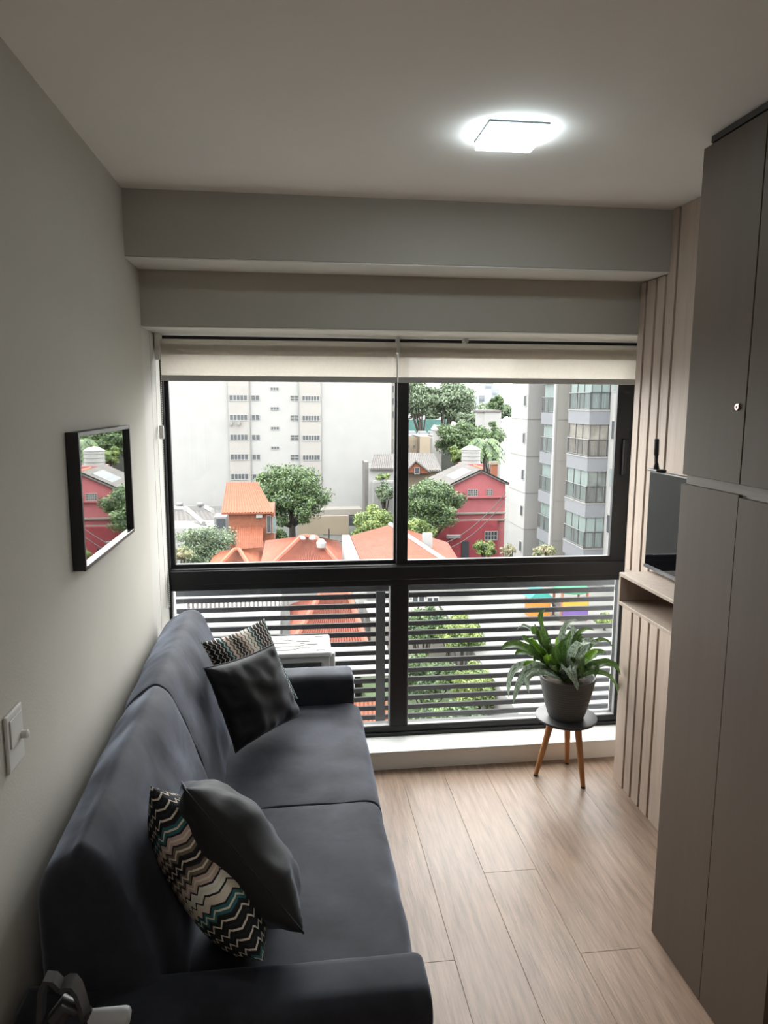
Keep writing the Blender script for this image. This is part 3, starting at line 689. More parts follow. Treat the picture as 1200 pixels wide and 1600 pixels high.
face_wall('wall', m_cream, yd, 466, 545, 807, 852, 86, .5, GZ)
a = at(533, 808, Y=92); b = at(556, 823, Y=92); MB().box(a.x, b.x, 92, 92.4, b.z, a.z).build('opening', m_win, yd)
mb = MB()
for y in (835, 845): p0, p1 = at(505, y, Y=80), at(560, y+2, Y=80); mb.tube([p0, p1], .05, 5)
p0 = at(514, 826, Y=80); p1 = at(514, 850, Y=80); mb.tube([p0, (p1.x, 80, GZ)], .07, 5); mb.build('handrail', m_rail, yd)

# --- dark sheds on the far left
sd_ = thing('grey_sheds', 'dark grey shed roofs with white flashing at the foot of the white block', 'building', (-14, 88, GZ))
face_wall('parapet', m_towerg, sd_, 200, 352, 792, 800, 95, .5, GZ)
ribbed('roof', m_greyroof, sd_, at(258, 800, Y=92), at(345, 798, Y=92), at(372, 828, Y=78), at(255, 830, Y=78), 14)
face_wall('wall', m_render, sd_, 250, 350, 826, 838, 77.5, 5, GZ)
for pp in (((290, 798), (318, 822)), ((268, 798), (290, 800)), ((322, 797), (332, 803))):
    MB().tube([at(*pp[0], Y=84)+Vector((0, 0, .3)), at(*pp[1], Y=79)+Vector((0, 0, .3))], .28, 5).build('flashing', m_tower, sd_)
face_wall('hut', m_towerg, sd_, 334, 354, 808, 826, 76, 3, GZ)
face_wall('hut_opening', m_win, sd_, 338, 352, 811, 824, 75.9, .08)
for x, L_b in ((280.5, 'grey roof tank on the parapet, leftmost of two'), (313, 'grey roof tank on the parapet, right one of two')):
    c = at(x, 792, Y=95.2); tk = MB().lathe([(.28, 0), (.42, .28), (.48, .52), (.40, .62), (.1, .66)], (c.x, 95.25, c.z-.05), 14).build('roof_tank', m_towerg, None, smooth=True)
    tag(tk, L_b, 'tank', 'roof tanks')

# --- orange two-storey house
oh = thing('orange_house', 'orange brick house with two clay roofs left of the round tree', 'house', (-3, 66, GZ))
ribbed('upper_roof', m_tile2, oh, at(354, 754, Y=70), at(402, 754, Y=70), at(428, 801, Y=63), at(346, 802, Y=63), 18, .10)
face_wall('brick_wall', m_brick, oh, 357, 428, 800, 832, 63.6, 6, GZ)
ribbed('lower_roof', m_tile2, oh, at(368, 824, Y=63.4), at(411, 823, Y=63.4), at(410, 862, Y=59.5), at(369, 861, Y=59.5), 14, .10)
face_wall('lower_wall', m_brick, oh, 366, 412, 858, 900, 60, 3.5, GZ)
face_wall('wall_unit', m_tower, oh, 400, 410, 803, 809, 63.2, .38)
window(oh, 417, 423, 806, 832, 63.5, 1); window(oh, 426, 431, 808, 832, 63.5, 1, m=m_curt)

# --- tiled roofs near the foot of the view
def hip_house(label, ridge0, ridge1, eL, eR, Yr, Ye, m, n, wallm=m_render, back=8, ext=40):
    r0_, r1_ = at(*ridge0, Y=Yr), at(*ridge1, Y=Yr); l, r = at(*eL, Y=Ye), at(*eR, Y=Ye)
    t = thing('tiled_house', label, 'house', ((l.x+r.x)/2, Yr, GZ))
    lb = Vector((l.x, 2*Yr-Ye, l.z)); rb = Vector((r.x, 2*Yr-Ye, r.z))
    ribbed('roof', m, t, r0_, r1_, r, l, n); ribbed('roof', m, t, r0_, r0_, l, lb, n//2+3); ribbed('roof', m, t, r1_, r1_, rb, r, n//2+3); ribbed('roof', m, t, r1_, r0_, lb, rb, n)
    for p0, p1 in ((r0_, l), (r1_, r), (r0_, r1_)):
        MB().tube([p0+Vector((0, 0, .1)), p1+Vector((0, 0, .1))], .16, 6).build('ridge_tiles', m, t)
    MB().box(l.x+.5, r.x-.5, Ye+.5, 2*Yr-Ye-.5, GZ, l.z).build('wall', wallm, t)
    return t
t = hip_house('hipped clay-tiled house below the round tree', (470, 841), (493, 841), (404, 905), (548, 905), 50, 44, m_tile, 30)
for xx, yy, Y_ in ((502, 848, 47.8), (472, 843, 49.8), (489, 842, 49.8)):
    c = at(xx, yy, Y=Y_); MB().lathe([(.3, -.3), (.34, 0), (.15, .25)], c, 8).build('vent_cap', m_tower, t)
hip_house('small hipped clay-tiled roof left of the larger hipped one', (366, 861), (374, 861), (306, 925), (408, 915), 52, 46, m_tile2, 26)
t = thing('tiled_house', 'clay-tiled house with white gable wall at the centre mullion', 'house', (6, 46, GZ))
pk = at(609, 821, Y=50); lf = at(547, 838, Y=48); lb_ = at(575, 905, Y=41); rb_ = at(735, 905, Y=41)
ribbed('roof', m_tilew, t, lf, pk, rb_, lb_, 34, .06)
ribbed('roof', m_tilew, t, pk, pk+Vector((.1, 0, 0)), Vector((rb_.x+1, 52, rb_.z)), rb_, 18, .06)
MB().tube([pk+Vector((0, 0, .1)), rb_+Vector((0, 0, .1))], .16, 6).build('ridge_flashing', m_tower, t)
MB().slab([lf+Vector((-.05, 0, .1)), lb_+Vector((-.05, 0, .1)), Vector((lb_.x-.05, 41, GZ)), Vector((lf.x-.05, 48, GZ))], (-.5, 0, 0)).build('gable_wall', m_tower, t)
MB().box(lb_.x, rb_.x, 41.6, 47, GZ, lb_.z-.1).build('wall', m_render, t)
c = at(668, 845, Y=47); MB().box(c.x-.3, c.x+.3, 46.8, 47.4, c.z-1, c.z+.5).build('chimney', m_tower, t)

# --- low roofs and yard seen through the railing
hip_house('low clay-tiled roof behind the railing left of the mullion', (500, 932), (545, 930), (455, 1012), (572, 1008), 36.5, 33, m_tilew, 26)
t = thing('white_annexe', 'long low white flat-roofed annexe seen through the left railing', 'building', (-4, 36, GZ))
a = at(262, 930, Y=40); b = at(440, 930, Y=40); MB().box(a.x-2, b.x, 34, 41, GZ, -8.9).build('roof_slab', m_tower, t)
MB().box(a.x-2, b.x, 33.7, 34, -9.2, -8.5).build('parapet', m_render, t)
for i in range(24):
    x = a.x+1.5+i*.22; MB().box(x, x+.10, 36.9, 37.1, -8.9, -8.3).build('louvre', m_greyroof, t)
t = thing('white_annexe', 'low white building seen through the railing behind the mullion', 'building', (5, 44, GZ))
a = at(575, 930, Y=38); b = at(690, 930, Y=38); MB().box(a.x, b.x, 36.6, 40.4, GZ, -9.6).build('roof_slab', m_band, t)
window(t, 645, 662, 932, 945, 36.5, 2); window(t, 668, 684, 934, 946, 36.5, 2)
t = thing('carport', 'pale carport roof seen through the railing right of the sofa arm', 'building', (3, 30, GZ))
a = at(500, 1010, Y=30); b = at(604, 1010, Y=30); MB().box(a.x, b.x, 27, 30.5, a.z-.25, a.z-.1).build('roof_sheet', m_render, t)
for x in (a.x+.2, b.x-.2):
    for y in (27.3, 30.2): MB().box(x-.08, x+.08, y-.08, y+.08, GZ, a.z-.26).build('post', m_greyroof, t)
ribbed('tile_edge', m_tile2, t, at(500, 1098, Y=26.5), at(604, 1096, Y=26.5), at(606, 1140, Y=24.5), at(498, 1140, Y=24.5), 16)
pod = struct(MB().box(8.2, 70, 20, 48, GZ, -9.7).build('courtyard', m_pave)); pod['label'] = 'pale raised courtyard at the foot of the balcony tower'
rd = struct(MB().box(3.2, 8.15, 14, 40, GZ, -11.9).build('yard', om('yard_lawn', (.16, .26, .09), var=.35, vscale=.8)))

# playground
pg = thing('playground_set', 'small playground tower with a green dome and orange and purple panels', 'playground', (16, 40, -9.7))
c = at(890, 965, Z=-9.7); X_, Y_ = c.x, c.y
for dx in (-.7, .7):
    for dy in (-.6, .6): MB().tube([(X_+dx, Y_+dy, -9.7), (X_+dx, Y_+dy, -8.1)], .07, 6).build('post', m_orange, pg)
MB().box(X_-.8, X_+.8, Y_-.7, Y_+.7, -9.1, -9.0).build('deck', m_greyroof, pg)
MB().lathe([(1.0, -8.15), (.85, -7.9), (.5, -7.65), (.05, -7.55)], (X_, Y_, 0), 14).build('dome', om('green_plastic', (.08, .50, .25)), pg, smooth=True)
MB().box(X_-.7, X_+.7, Y_-.72, Y_-.66, -8.95, -8.45).build('side_panel', om('yellow_plastic', (.90, .50, .04)), pg)
MB().box(X_-.7, X_+.7, Y_-.76, Y_-.70, -9.6, -9.12).build('lower_panel', om('purple_plastic', (.22, .12, .48)), pg)
c = at(838, 962, Z=-9.7)
t = thing('play_hut', 'small orange and teal play hut left of the playground tower', 'playground', (c.x, c.y, -9.7))
MB().box(c.x-.5, c.x+.6, c.y-.5, c.y+.5, -9.7, -8.6).build('wall', om('orange_plastic', (.85, .35, .05)), t)
MB().prism([(c.x-.65, c.y-.6, -8.6), (c.x+.75, c.y-.6, -8.6), (c.x+.05, c.y-.6, -8.0)], [(c.x-.65, c.y+.6, -8.6), (c.x+.75, c.y+.6, -8.6), (c.x+.05, c.y+.6, -8.0)]).build('roof', om('teal_plastic', (.05, .48, .42)), t)

# --- balcony tower on the right
tw = thing('balcony_tower', 'white tower with blue-grey balconies on the right', 'building', (22, 48, GZ))
TZ = 14
MB().box(18.1, 34, 55, 59.2, GZ, TZ).build('wall', m_tower, tw)
MB().box(18.12, 19.9, 54.93, 54.998, GZ, TZ).build('grey_face', m_towerg, tw)
MB().box(19.9, 34, 38, 55, GZ, TZ).build('wall', m_tower, tw)
MB().box(18.42, 20.2, 49.6, 50.0, GZ, TZ).build('beige_face', m_towerb, tw)
MB().box(19.42, 20.2, 36, 43.2, GZ, TZ).build('wall', m_tower, tw)
MB().box(18.38, 18.62, 46.55, 46.8, GZ, TZ).build('pilaster', m_tower, tw)
MB().box(18.30, 18.42, 49.55, 49.9, GZ, TZ).build('pilaster', m_tower, tw)
for k in range(-4, 3):
    zz = .9+2.9*k-.4
    MB().box(18.08, 18.098, 55.0, 59.2, zz, zz+.07).build('joint', m_towerg, tw)
    MB().box(18.11, 19.9, 54.91, 54.928, zz, zz+.06).build('joint', m_greyroof, tw)
    MB().box(18.43, 20.1, 49.58, 49.598, zz+.1, zz+.16).build('joint', m_towerg, tw)
    f = MB().box(18.05, 18.098, 55.25, 55.85, zz+1.0, zz+1.9).build('window', m_tower, tw); MB().box(18.03, 18.0499, 55.32, 55.78, zz+1.08, zz+1.82).build('pane', m_win, f)
def panel_rail(parent, pts, z0, z1, nb):
    o = D.objects.new('railing', None)
    mb = MB()
    for i in range(len(pts)-1):
        a, b = Vector((*pts[i], 0)), Vector((*pts[i+1], 0)); L = (b-a).length
        for z_, r_ in ((z1, .035), (z0+.06, .025)): mb.tube([a+Vector((0, 0, z_)), b+Vector((0, 0, z_))], r_, 4)
        n = max(2, int(L/.14))
        for j in range(n+1):
            p_ = a.lerp(b, j/n); rr = .035 if j % (n//2 or 1) == 0 else .011; mb.tube([p_+Vector((0, 0, z0)), p_+Vector((0, 0, z1))], rr, 4)
    return mb.build('railing', m_rail, parent)
BX0, BX1, BY0, BY1 = 18.1, 19.42, 43.0, 46.5
for i, k in enumerate(range(-4, 4)):
    zt = -1.56+2.9*k
    s_ = MB().box(BX0, 19.9, BY0, BY1, zt-.87, zt).build('balcony_slab', m_slab, tw)
    MB().box(BX0-.04, 19.5, BY0-.04, BY1, zt-.03, zt+.04).build('slab_cap', m_towerg, s_)
    gm = [m_curt, m_curt, om('clear_glazing', (.30, .33, .31), rough=.15, spec=.6, var=.5, vscale=1.2), om('amber_glazing', (.46, .43, .36), rough=.2, var=.45, vscale=1.3), m_curt][i % 5] if False else None
    g = MB().box(BX0+.12, 19.5, BY0+.12, BY0+.15, zt+.05, zt+2.02)
    gmats = {0: 'clear', -1: 'mixed', -2: 'curt'}
    mm = m_curt
    if k in (-1,): mm = om('mixed_glazing', (.27, .31, .30), rough=.15, spec=.6, var=.5, vscale=1.6)
    if k in (0,): mm = om('netted_glazing', (.42, .40, .36), rough=.25, var=.35, vscale=1.8)
    g.build('glazing', mm, tw)
    MB().box(BX0+.12, BX0+.15, BY0+.15, BY1, zt+.05, zt+2.02).build('glazing', m_curt if k != 0 else mm, tw)
    mb = MB()
    for x in (BX0+.10, BX0+.72, BX1-.05): mb.box(x, x+.05, BY0+.08, BY0+.118, zt+.05, zt+2.02)
    for y in (BY0+1.2, BY0+2.3, BY1-.05): mb.box(BX0+.08, BX0+.118, y, y+.05, zt+.05, zt+2.02)
    mb.build('mullions', m_rail, tw)
    panel_rail(tw, [(BX0+.02, BY1), (BX0+.02, BY0+.02), (BX1, BY0+.02)], zt+.04, zt+1.08, 8)
    # small balcony
    zt = zt-.25
    MB().box(18.4, 19.9, 50.0, 52.7, zt-.85, zt).build('balcony_slab', m_slab, tw)
    MB().box(18.62, 18.66, 50.1, 52.6, zt, zt+2.05).build('glazing', m_curt, tw)
    MB().box(18.70, 18.74, 52.6, 52.66, zt, zt+2.05).build('mullions', m_rail, tw)
    panel_rail(tw, [(18.44, 52.68), (18.44, 50.02)], zt, zt+1.1, 6)
    # windows in the near wing
    zz = zt+1.35
    for y in (39.9, 41.6):
        f = MB().box(19.36, 19.418, y, y+1.0, zz, zz+1.25).build('window', m_tower, tw); MB().box(19.34, 19.3599, y+.08, y+.92, zz+.08, zz+1.17).build('pane', m_curt if k % 2 else m_win, f)

# --- red gabled building
rb = thing('red_building', 'pink-red gabled building beside the balcony tower', 'building', (20, 74, GZ))
Y_ = 70; P = [at(700, 762, Y=Y_), at(751, 737, Y=Y_), at(790, 757, Y=Y_)]
MB().slab([P[0], P[1], P[2], (P[2].x, Y_, GZ), (P[0].x, Y_, GZ)], (0, 8, 0)).build('wall', m_redp, rb)
e = Vector((-.25, -.3, .05))
ribbed('roof', m_greyroof, rb, P[1]+Vector((0, -.3, .12)), P[1]+Vector((0, 8.3, .12)), P[0]+Vector((-.4, 8.3, .0)), P[0]+Vector((-.4, -.3, 0)), 22)
ribbed('roof', m_greyroof, rb, P[1]+Vector((0, 8.3, .12)), P[1]+Vector((0, -.3, .12)), P[2]+Vector((.4, -.3, 0)), P[2]+Vector((.4, 8.3, 0)), 22)
MB().slab([P[0].lerp(P[1], .25)+Vector((0, 1, .25)), P[0].lerp(P[1], .8)+Vector((0, 1, .25)), P[0].lerp(P[1], .8)+Vector((0, 5, .25)), P[0].lerp(P[1], .25)+Vector((0, 5, .25))], (0, 0, .06)).build('skylight', m_slab, rb)
for y in (776, 801, 812): 
    a, b = at(690, y, Y=Y_), at(790, y, Y=Y_); MB().box(P[0].x-.05, P[2].x, Y_-.3, Y_-.002, a.z-.15, a.z).build('ledge', m_redp if y == 776 else m_band, rb)
face_wall('lower_wall', m_redd, rb, 677, 775, 815, 900, 69.4, .58, GZ)
window(rb, 731.5, 745.5, 765.5, 774.5, Y_, 5, rows=3, fm=m_tower); window(rb, 761, 768.5, 765.5, 773.5, Y_, 3, rows=3, fm=m_tower); window(rb, 758, 776, 831, 843, 69.38, 4, rows=2, fm=m_tower)
for z0_ in ((686, 719, 843, 880), (722, 732, 846, 885)): face_wall('gate', m_redd if z0_[0] < 700 else m_win, rb, z0_[0], z0_[1], z0_[2], z0_[3], 69.25, .12)
face_wall('canopy', m_tower, rb, 699, 720, 837, 841, 68.9, .45)
# chimney / tank
face_wall('chimney', m_orange, rb, 769, 777, 725, 752, 76, .7); face_wall('chimney_cap', m_cream, rb, 767, 779, 722, 726, 75.9, .9)
tk = thing('water_tank', 'white cylindrical water tank on a pink base above the red building', 'tank', (19, 82, -5))
c = at(736, 724, Y=82); MB().box(c.x-1.2, c.x+1.2, 81, 83.5, GZ, c.z).build('base', m_redp, tk)
MB().lathe([(1.08, c.z), (1.08, c.z+1.55), (1.15, c.z+1.6), (.6, c.z+1.95), (.1, c.z+2.05)], (c.x, 82.2, 0), 20).build('drum', m_tower, tk, smooth='auto')
for z_ in (.35, .8, 1.25): MB().lathe([(1.10, c.z+z_), (1.12, c.z+z_+.05), (1.10, c.z+z_+.1)], (c.x, 82.2, 0), 20).build('hoop', m_towerg, tk)
t = thing('salmon_tank', 'salmon coloured barrel beside the white water tank', 'tank', (20, 76, -6)); c = at(747, 731, Y=79)
MB().tube([(c.x-.55, 79.4, c.z), (c.x+.5, 79.4, c.z-.3)], .38, 12).build('drum', m_orange, t, smooth='auto'); MB().box(c.x-.5, c.x+.6, 79.1, 79.7, GZ, c.z-.45).build('base', m_redp, t)
gh = thing('green_roof_shed', 'long shed with a green metal roof behind the red building', 'building', (17, 84, GZ))
ribbed('roof', m_greenroof, gh, at(737, 720, Y=90), at(728, 722, Y=86), at(700, 744, Y=80), at(706, 740, Y=90), 12)
MB().box(at(702, 740, Y=84).x, at(735, 740, Y=84).x, 84, 88, GZ, at(702, 742, Y=84).z).build('wall', m_greyroof, gh)

# --- houses in the middle distance
h1 = thing('terrace_house', 'white terrace house with a brown pitched roof and roof garden', 'house', (14, 88, GZ))
ribbed('roof', m_greyroof, h1, at(584, 710, Y=92), at(622, 710, Y=92), at(622, 733, Y=86), at(578, 733, Y=86), 14)
face_wall('wall', m_tower, h1, 576, 622, 730, 800, 86.5, 5, GZ)
face_wall('side_wall', m_greyroof, h1, 570, 576, 722, 790, 86.8, 3, GZ)
face_wall('terrace_parapet', m_tower, h1, 584, 622, 751, 755, 84, .4)
face_wall('terrace_deck', m_towerg, h1, 584, 622, 755, 758, 84, 2.4, GZ)
h2 = thing('grey_roof_house', 'house with a grey tiled roof and small front gable', 'house', (17, 90, GZ))
ribbed('roof', m_greyroof, h2, at(625, 708, Y=96), at(678, 709, Y=96), at(690, 736, Y=88), at(620, 736, Y=88), 20)
face_wall('wall', m_cream, h2, 624, 686, 733, 780, 88.5, 6, GZ)
A, B_, C_ = at(634, 738, Y=87.2), at(649, 722, Y=87.2), at(672, 740, Y=87.2)
MB().slab([A, B_, C_], (0, 3, 0)).build('gable', m_brick, h2)
for p0, p1 in ((A, B_), (B_, C_)): MB().slab([p0+Vector((0, -.3, .25)), p1+Vector((0, -.3, .25)), p1+Vector((0, -.3, .05)), p0+Vector((0, -.3, .05))], (0, 3.2, 0)).build('gable_roof', m_greyroof, h2)
window(h2, 648, 655, 731, 740, 87.1, 1); face_wall('balcony', m_cream, h2, 676, 702, 748, 762, 84, .5); 
h3 = thing('cream_building', 'cream building with an arched gable and a square block in the distance', 'building', (19, 104, GZ))
face_wall('wall', m_cream, h3, 626, 655, 690, 712, 104, 8, GZ)
c = at(640, 690, Y=104); w2 = at(655, 690, Y=104).x-c.x
MB().prism([(c.x+w2*math.cos(t_*PI/10)*1.0, 104, c.z-.02+w2*.62*math.sin(t_*PI/10)) for t_ in range(11)], [(c.x+w2*math.cos(t_*PI/10), 112, c.z-.02+w2*.62*math.sin(t_*PI/10)) for t_ in range(11)]).build('arch', m_cream, h3)
face_wall('tower_block', m_cream, h3, 656, 672, 682, 712, 102, 5, GZ); face_wall('side', m_towerg, h3, 672, 675, 684, 730, 102.5, 4, GZ)
for x in (638, 646): window(h3, x, x+1.5, 696, 699, 103.9, 1)
h4 = thing('salmon_house', 'narrow salmon house between distant trees', 'house', (26, 124, GZ))
face_wall('wall', m_bay, h4, 684, 690, 672, 702, 124, 5, GZ); A, B_, C_ = at(683, 673, Y=123.5), at(688, 665, Y=123.5), at(694, 673, Y=123.5)
MB().slab([A, B_, C_], (0, 6, 0)).build('roof', m_band, h4)
tg = thing('teal_fence', 'long teal fence behind the distant street trees', 'fence', (35, 160, GZ))
face_wall('panel', om('teal_paint', (.22, .50, .46), var=.1, vscale=.4), tg, 560, 700, 655, 672, 165, .4, GZ)
for i, (x, L_b, c_) in enumerate(((643, 'blue-grey car parked by the teal fence, leftmost', (.25, .32, .42)), (660, 'white car parked by the teal fence, middle one', (.7, .7, .7)), (676, 'pale car parked by the teal fence, rightmost', (.5, .5, .5)))):
    c = at(x, 680, Y=140); cr_ = thing('car', L_b, 'car', (c.x, 140, c.z-.7), 'cars by the teal fence'); z0_ = c.z-.7
    MB().box(c.x-.85, c.x+.85, 138, 142, z0_+.3, z0_+.95).build('body', om('car_paint', c_, rough=.3), cr_, bevel=.15)
    MB().prism([(c.x-.75, 138.9, z0_+.96), (c.x-.75, 141.6, z0_+.96), (c.x-.68, 141.2, z0_+1.5), (c.x-.68, 139.5, z0_+1.5)], [(c.x+.75, 138.9, z0_+.96), (c.x+.75, 141.6, z0_+.96), (c.x+.68, 141.2, z0_+1.5), (c.x+.68, 139.5, z0_+1.5)]).build('cabin', m_win, cr_)
    for dy in (138.8, 141.2):
        for sx in (-.86, .66): MB().tube([(c.x+sx, dy, z0_+.32), (c.x+sx+.2, dy, z0_+.32)], .32, 12).build('wheel', m_black, cr_)
street = struct(MB().box(at(560, 684, Y=140).x, at(700, 684, Y=140).x, 130, 164, GZ, at(660, 680, Y=140).z-.7).build('street', m_gr))
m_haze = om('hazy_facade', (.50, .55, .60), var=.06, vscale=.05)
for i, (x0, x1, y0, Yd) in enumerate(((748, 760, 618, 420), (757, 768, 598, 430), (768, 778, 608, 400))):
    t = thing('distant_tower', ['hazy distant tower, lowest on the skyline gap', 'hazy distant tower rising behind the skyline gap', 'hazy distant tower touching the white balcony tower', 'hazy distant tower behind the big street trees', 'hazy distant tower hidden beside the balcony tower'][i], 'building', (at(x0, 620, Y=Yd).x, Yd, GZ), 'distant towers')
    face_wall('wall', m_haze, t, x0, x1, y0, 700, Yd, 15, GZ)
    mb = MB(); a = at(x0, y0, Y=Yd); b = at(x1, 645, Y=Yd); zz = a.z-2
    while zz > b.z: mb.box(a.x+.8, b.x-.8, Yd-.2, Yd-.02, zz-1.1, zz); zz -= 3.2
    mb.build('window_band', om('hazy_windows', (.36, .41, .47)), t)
t = thing('low_white_building', 'low pale building between treetops left of the balcony tower', 'building', (35, 120, GZ)); face_wall('wall', m_tower, t, 757, 783, 644, 660, 120, 6, GZ)
face_wall('roof', m_greyroof, t, 755, 783, 641, 644, 119.8, 6.4)

# overhead cables
for i, (L_b, dy) in enumerate((('upper sagging street cable in front of the red building', 0), ('lower sagging street cable in front of the red building', 7))):
    A = at(655, 857+dy, Y=58); B_ = at(790, 770+dy*1.5, Y=58); pts = []
    for j in range(15):
        s_ = j/14; p_ = A.lerp(B_, s_); p_.z -= 4*s_*(1-s_)*(1.15+.15*i); pts.append(p_)
    o = tag(MB().tube(pts, .035, 5).build('street_cable', m_rail), L_b, 'cable', 'street cables')

# --- trees
def leafmat(name, a, b):
    m = D.materials.new(name); m.use_nodes = True; N = m.node_tree.nodes; L = m.node_tree.links; bs = N['Principled BSDF']
    g = N.new('ShaderNodeNewGeometry'); n = N.new('ShaderNodeTexNoise'); n.inputs['Scale'].default_value = 1.6; n.inputs['Detail'].default_value = 8; L.new(g.outputs['Position'], n.inputs['Vector'])
    r = N.new('ShaderNodeValToRGB'); r.color_ramp.elements[0].position = .35; r.color_ramp.elements[1].position = .68
    r.color_ramp.elements[0].color = (*a, 1); r.color_ramp.elements[1].color = (*b, 1); L.new(n.outputs['Fac'], r.inputs[0]); L.new(r.outputs[0], bs.inputs['Base Color'])
    bs.inputs['Roughness'].default_value = .6; bs.inputs['Specular IOR Level'].default_value = .3
    t = N.new('ShaderNodeBsdfTranslucent'); L.new(r.outputs[0], t.inputs[0]); mx = N.new('ShaderNodeMixShader'); mx.inputs[0].default_value = .22
    L.new(bs.outputs[0], mx.inputs[1]); L.new(t.outputs[0], mx.inputs[2]); L.new(mx.outputs[0], N['Material Output'].inputs[0]); return m
m_l1 = leafmat('deep_green_foliage', (.010, .023, .010), (.056, .088, .030))
m_l2 = leafmat('fresh_green_foliage', (.024, .045, .012), (.110, .140, .038))
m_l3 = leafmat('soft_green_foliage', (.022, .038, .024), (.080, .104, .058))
m_l4 = leafmat('flowering_foliage', (.06, .075, .035), (.16, .14, .085))
rng = np.random.default_rng(5)
def crown_mesh(name, cen, rad, nblob, nleaf, ls, m, parent, seed, flat=.75):
    rg = np.random.default_rng(seed); cen = np.array(cen); rad = np.array(rad)
    nblob = int(nblob*1.7); nleaf = int(nleaf*2.3); ls *= .72
    d = rg.normal(size=(nblob, 3)); d /= np.linalg.norm(d, axis=1)[:, None]; d[:, 2] = np.where(d[:, 2] < -.75, -d[:, 2]*.5, d[:, 2])
    fr_ = rg.uniform(.15, 1, nblob)**.6; bc = cen+d*rad*(fr_*.80)[:, None]; br = rad.mean()*rg.uniform(.16, .34, nblob)*(1.25-.4*fr_)
    k = rg.integers(0, nblob, nleaf); e = rg.normal(size=(nleaf, 3)); e /= np.linalg.norm(e, axis=1)[:, None]
    p = bc[k]+e*(br[k]*rg.uniform(.45, 1.25, nleaf))[:, None]*np.array([1, 1, flat])
    nv = e+rg.normal(size=(nleaf, 3))*.6; nv /= np.linalg.norm(nv, axis=1)[:, None]
    a = np.cross(nv, rg.normal(size=(nleaf, 3))); a /= np.linalg.norm(a, axis=1)[:, None]; b = np.cross(nv, a)
    nblob = min(nblob, 60); s = ls*rg.uniform(.6, 1.3, nleaf)[:, None]
    V = np.stack([p-a*s, p-b*s*.55, p+a*s, p+b*s*.55], 1).reshape(-1, 3)
    me = D.meshes.new(name); me.vertices.add(len(V)); me.vertices.foreach_set('co', V.ravel().astype(np.float32))
    me.loops.add(len(V)); me.loops.foreach_set('vertex_index', np.arange(len(V), dtype=np.int32))
    me.polygons.add(nleaf); me.polygons.foreach_set('loop_start', np.arange(0, len(V), 4, dtype=np.int32)); me.update(calc_edges=True); me.materials.append(m)
    o = put(name, me, parent); o['kind'] = 'stuff'; return o, bc
def tree(label, px, py, rx, ry, Y, m, gz=GZ, n=5000, ls=.16, nb=26, seed=1, group='trees outside', cat='tree', name='tree', tr=.25, bend=0, flat=.75):
    c = at(px, py, Y=Y); k_ = Y/F*1.01; R = (rx*k_, rx*k_*.9, ry*k_)
    t = thing(name, label, cat, (c.x, Y, gz), group)
    tb = Vector((c.x+bend, Y, gz)); br = MB()
    top = Vector((c.x, Y, c.z)); j = tb.lerp(top, .45)
    br.tube([tb, j, top], [tr, tr*.75, tr*.2], 8); br.build('trunk', m_trunk, t, smooth=True)
    o, bc = crown_mesh('foliage', c, R, nb, n, ls, m, t, seed, flat)
    for i in range(min(7, nb)): MB().tube([j, j.lerp(Vector(bc[i]), .5)+Vector((0, 0, -.1*R[2])), Vector(bc[i])], [tr*.45, tr*.3, tr*.1], 6).build('branch', m_trunk, t, smooth=True)
    return t
tree('large round dark-green tree in front of the white block', 456, 776, 72, 58, 76, m_l1, n=12000, ls=.19, nb=46, seed=3, tr=.42)
tree('low shrubby tree at the foot of the round tree', 436, 838, 14, 16, 72, m_l1, n=1800, ls=.16, nb=10, seed=4)
tree('pale feathery tree in the lower left corner of the view', 320, 852, 56, 40, 58, m_l3, n=6500, ls=.13, nb=34, seed=5)
tree('small flowering tree beside the lower left window corner', 283, 868, 20, 16, 54, m_l4, n=1800, ls=.11, nb=14, seed=6)
tree('fresh green tree left of the centre mullion', 596, 822, 56, 38, 64, m_l2, n=8000, ls=.17, nb=34, seed=7)
tree('dense green tree right of the mullion before the red building', 676, 790, 60, 50, 66, m_l1, n=10000, ls=.17, nb=40, seed=8)
tree('light green treetop hanging beside the centre mullion', 655, 832, 34, 26, 56, m_l2, n=5000, ls=.14, nb=22, seed=9)
tree('bushy green tree on the roof terrace side', 602, 770, 24, 20, 82, m_l3, n=2500, ls=.17, nb=14, seed=10)
tree('roof garden shrubs on the terrace house', 597, 745, 14, 7, 84.6, m_l2, n=900, ls=.13, nb=10, seed=12, cat='shrub', name='shrub', gz=at(600, 756, Y=84.6).z, tr=.06)
tree('green and yellow tree at the foot of the red building', 757, 858, 22, 17, 60, m_l2, n=2600, ls=.13, nb=16, seed=13)
tree('sparse bare-looking tree before the tower foot', 795, 862, 20, 14, 50, m_l4, n=500, ls=.08, nb=14, seed=14)
tree('yellowish tree at the foot of the balcony tower', 849, 862, 23, 13, 44, m_l4, n=1500, ls=.09, nb=14, seed=15)
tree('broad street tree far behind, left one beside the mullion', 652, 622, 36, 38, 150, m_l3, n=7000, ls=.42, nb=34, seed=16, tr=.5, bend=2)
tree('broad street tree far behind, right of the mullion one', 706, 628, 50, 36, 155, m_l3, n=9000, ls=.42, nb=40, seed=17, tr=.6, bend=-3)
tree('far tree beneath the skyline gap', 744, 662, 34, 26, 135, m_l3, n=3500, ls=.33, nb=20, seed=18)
tree('far tree beside the white tower edge, topmost', 776, 630, 17, 15, 150, m_l1, n=2200, ls=.35, nb=14, seed=19)
tree('leafy tree above the red building', 724, 688, 52, 38, 112, m_l1, n=7000, ls=.27, nb=34, seed=20)
tree('bright green tree above the green-roofed shed', 716, 712, 17, 18, 98, m_l2, n=2600, ls=.22, nb=16, seed=21)
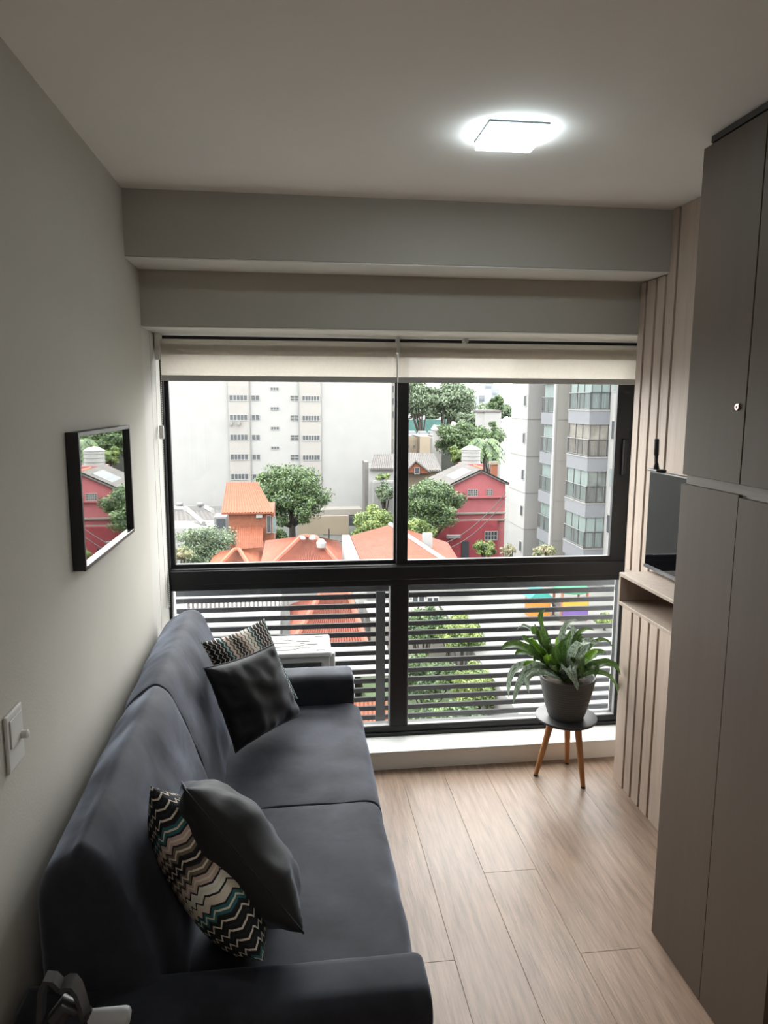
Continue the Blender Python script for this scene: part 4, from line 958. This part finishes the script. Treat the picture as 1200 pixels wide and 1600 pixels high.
tree('dark tree between the water tank and the tower', 764, 694, 34, 44, 104, m_l1, n=4200, ls=.25, nb=22, seed=22)
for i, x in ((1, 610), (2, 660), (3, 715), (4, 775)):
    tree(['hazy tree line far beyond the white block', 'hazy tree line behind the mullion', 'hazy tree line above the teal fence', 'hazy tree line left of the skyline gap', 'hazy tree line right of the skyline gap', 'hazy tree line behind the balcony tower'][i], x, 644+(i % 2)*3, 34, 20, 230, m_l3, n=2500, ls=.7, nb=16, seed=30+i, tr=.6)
hed = [(662, 978, 46, 38, 'leafy yard tree behind the railing by the mullion'), (722, 990, 46, 38, 'leafy yard tree behind the railing, second from the mullion'), (668, 1060, 52, 50, 'near yard tree low behind the railing by the mullion'), (745, 1075, 50, 46, 'near yard tree low behind the railing, left of the plant'), (700, 1130, 80, 36, 'lowest yard tree behind the railing')]
for i, (x, y, rx, ry, L_b) in enumerate(hed):
    tree(L_b, x, y, rx, ry, 34-i*1.8, m_l2 if i % 2 else m_l1, n=6500, ls=.10, nb=34, seed=40+i, tr=.15)
for i, (x, y, L_b) in enumerate(((945, 968, 'clipped green hedge behind the railing near the slatted panel'), (935, 1040, 'lower green hedge behind the railing near the slatted panel'), (810, 1075, 'small courtyard hedge behind the potted plant'))):
    tree(L_b, x, y, 24, 11, 34-i*2, m_l2, n=2200, ls=.08, nb=16, seed=50+i, cat='hedge', name='hedge', gz=-9.7 if i < 2 else -9.7, tr=.08)
# palm
pm_ = thing('palm_tree', 'palm with drooping fronds behind the water tank', 'palm', (22, 92, GZ)); c = at(757, 690, Y=92)
MB().tube([(c.x+.3, 92, GZ), (c.x+.1, 92, -9), c], [.25, .2, .16], 8).build('trunk', m_trunk, pm_, smooth=True)
for i in range(18):
    an_ = 2*PI*i/18+.2*(i % 3); L_ = 2.9; mb = MB(); up_ = .9-.5*(i % 3)
    dr = Vector((math.cos(an_), math.sin(an_), 0)); sdv = Vector((-dr.y, dr.x, 0)); pr = None; K = 9
    pts = [c+dr*(L_*t_)+Vector((0, 0, up_*math.sin(t_*2.2)*1.2-2.6*t_*t_)) for t_ in [j/K for j in range(K+1)]]
    for j in range(K):
        for s_ in (-1, 1):
            wd = .75*math.sin(PI*(j+.8)/(K+1)); mb.quad(pts[j], pts[j+1], pts[j+1]+sdv*s_*wd*.6+Vector((0, 0, -wd*.6)), pts[j].lerp(pts[j+1], .3)+sdv*s_*wd*.7+Vector((0, 0, -wd*.7)))
    mb.build('frond', m_l1, pm_, fix=False)
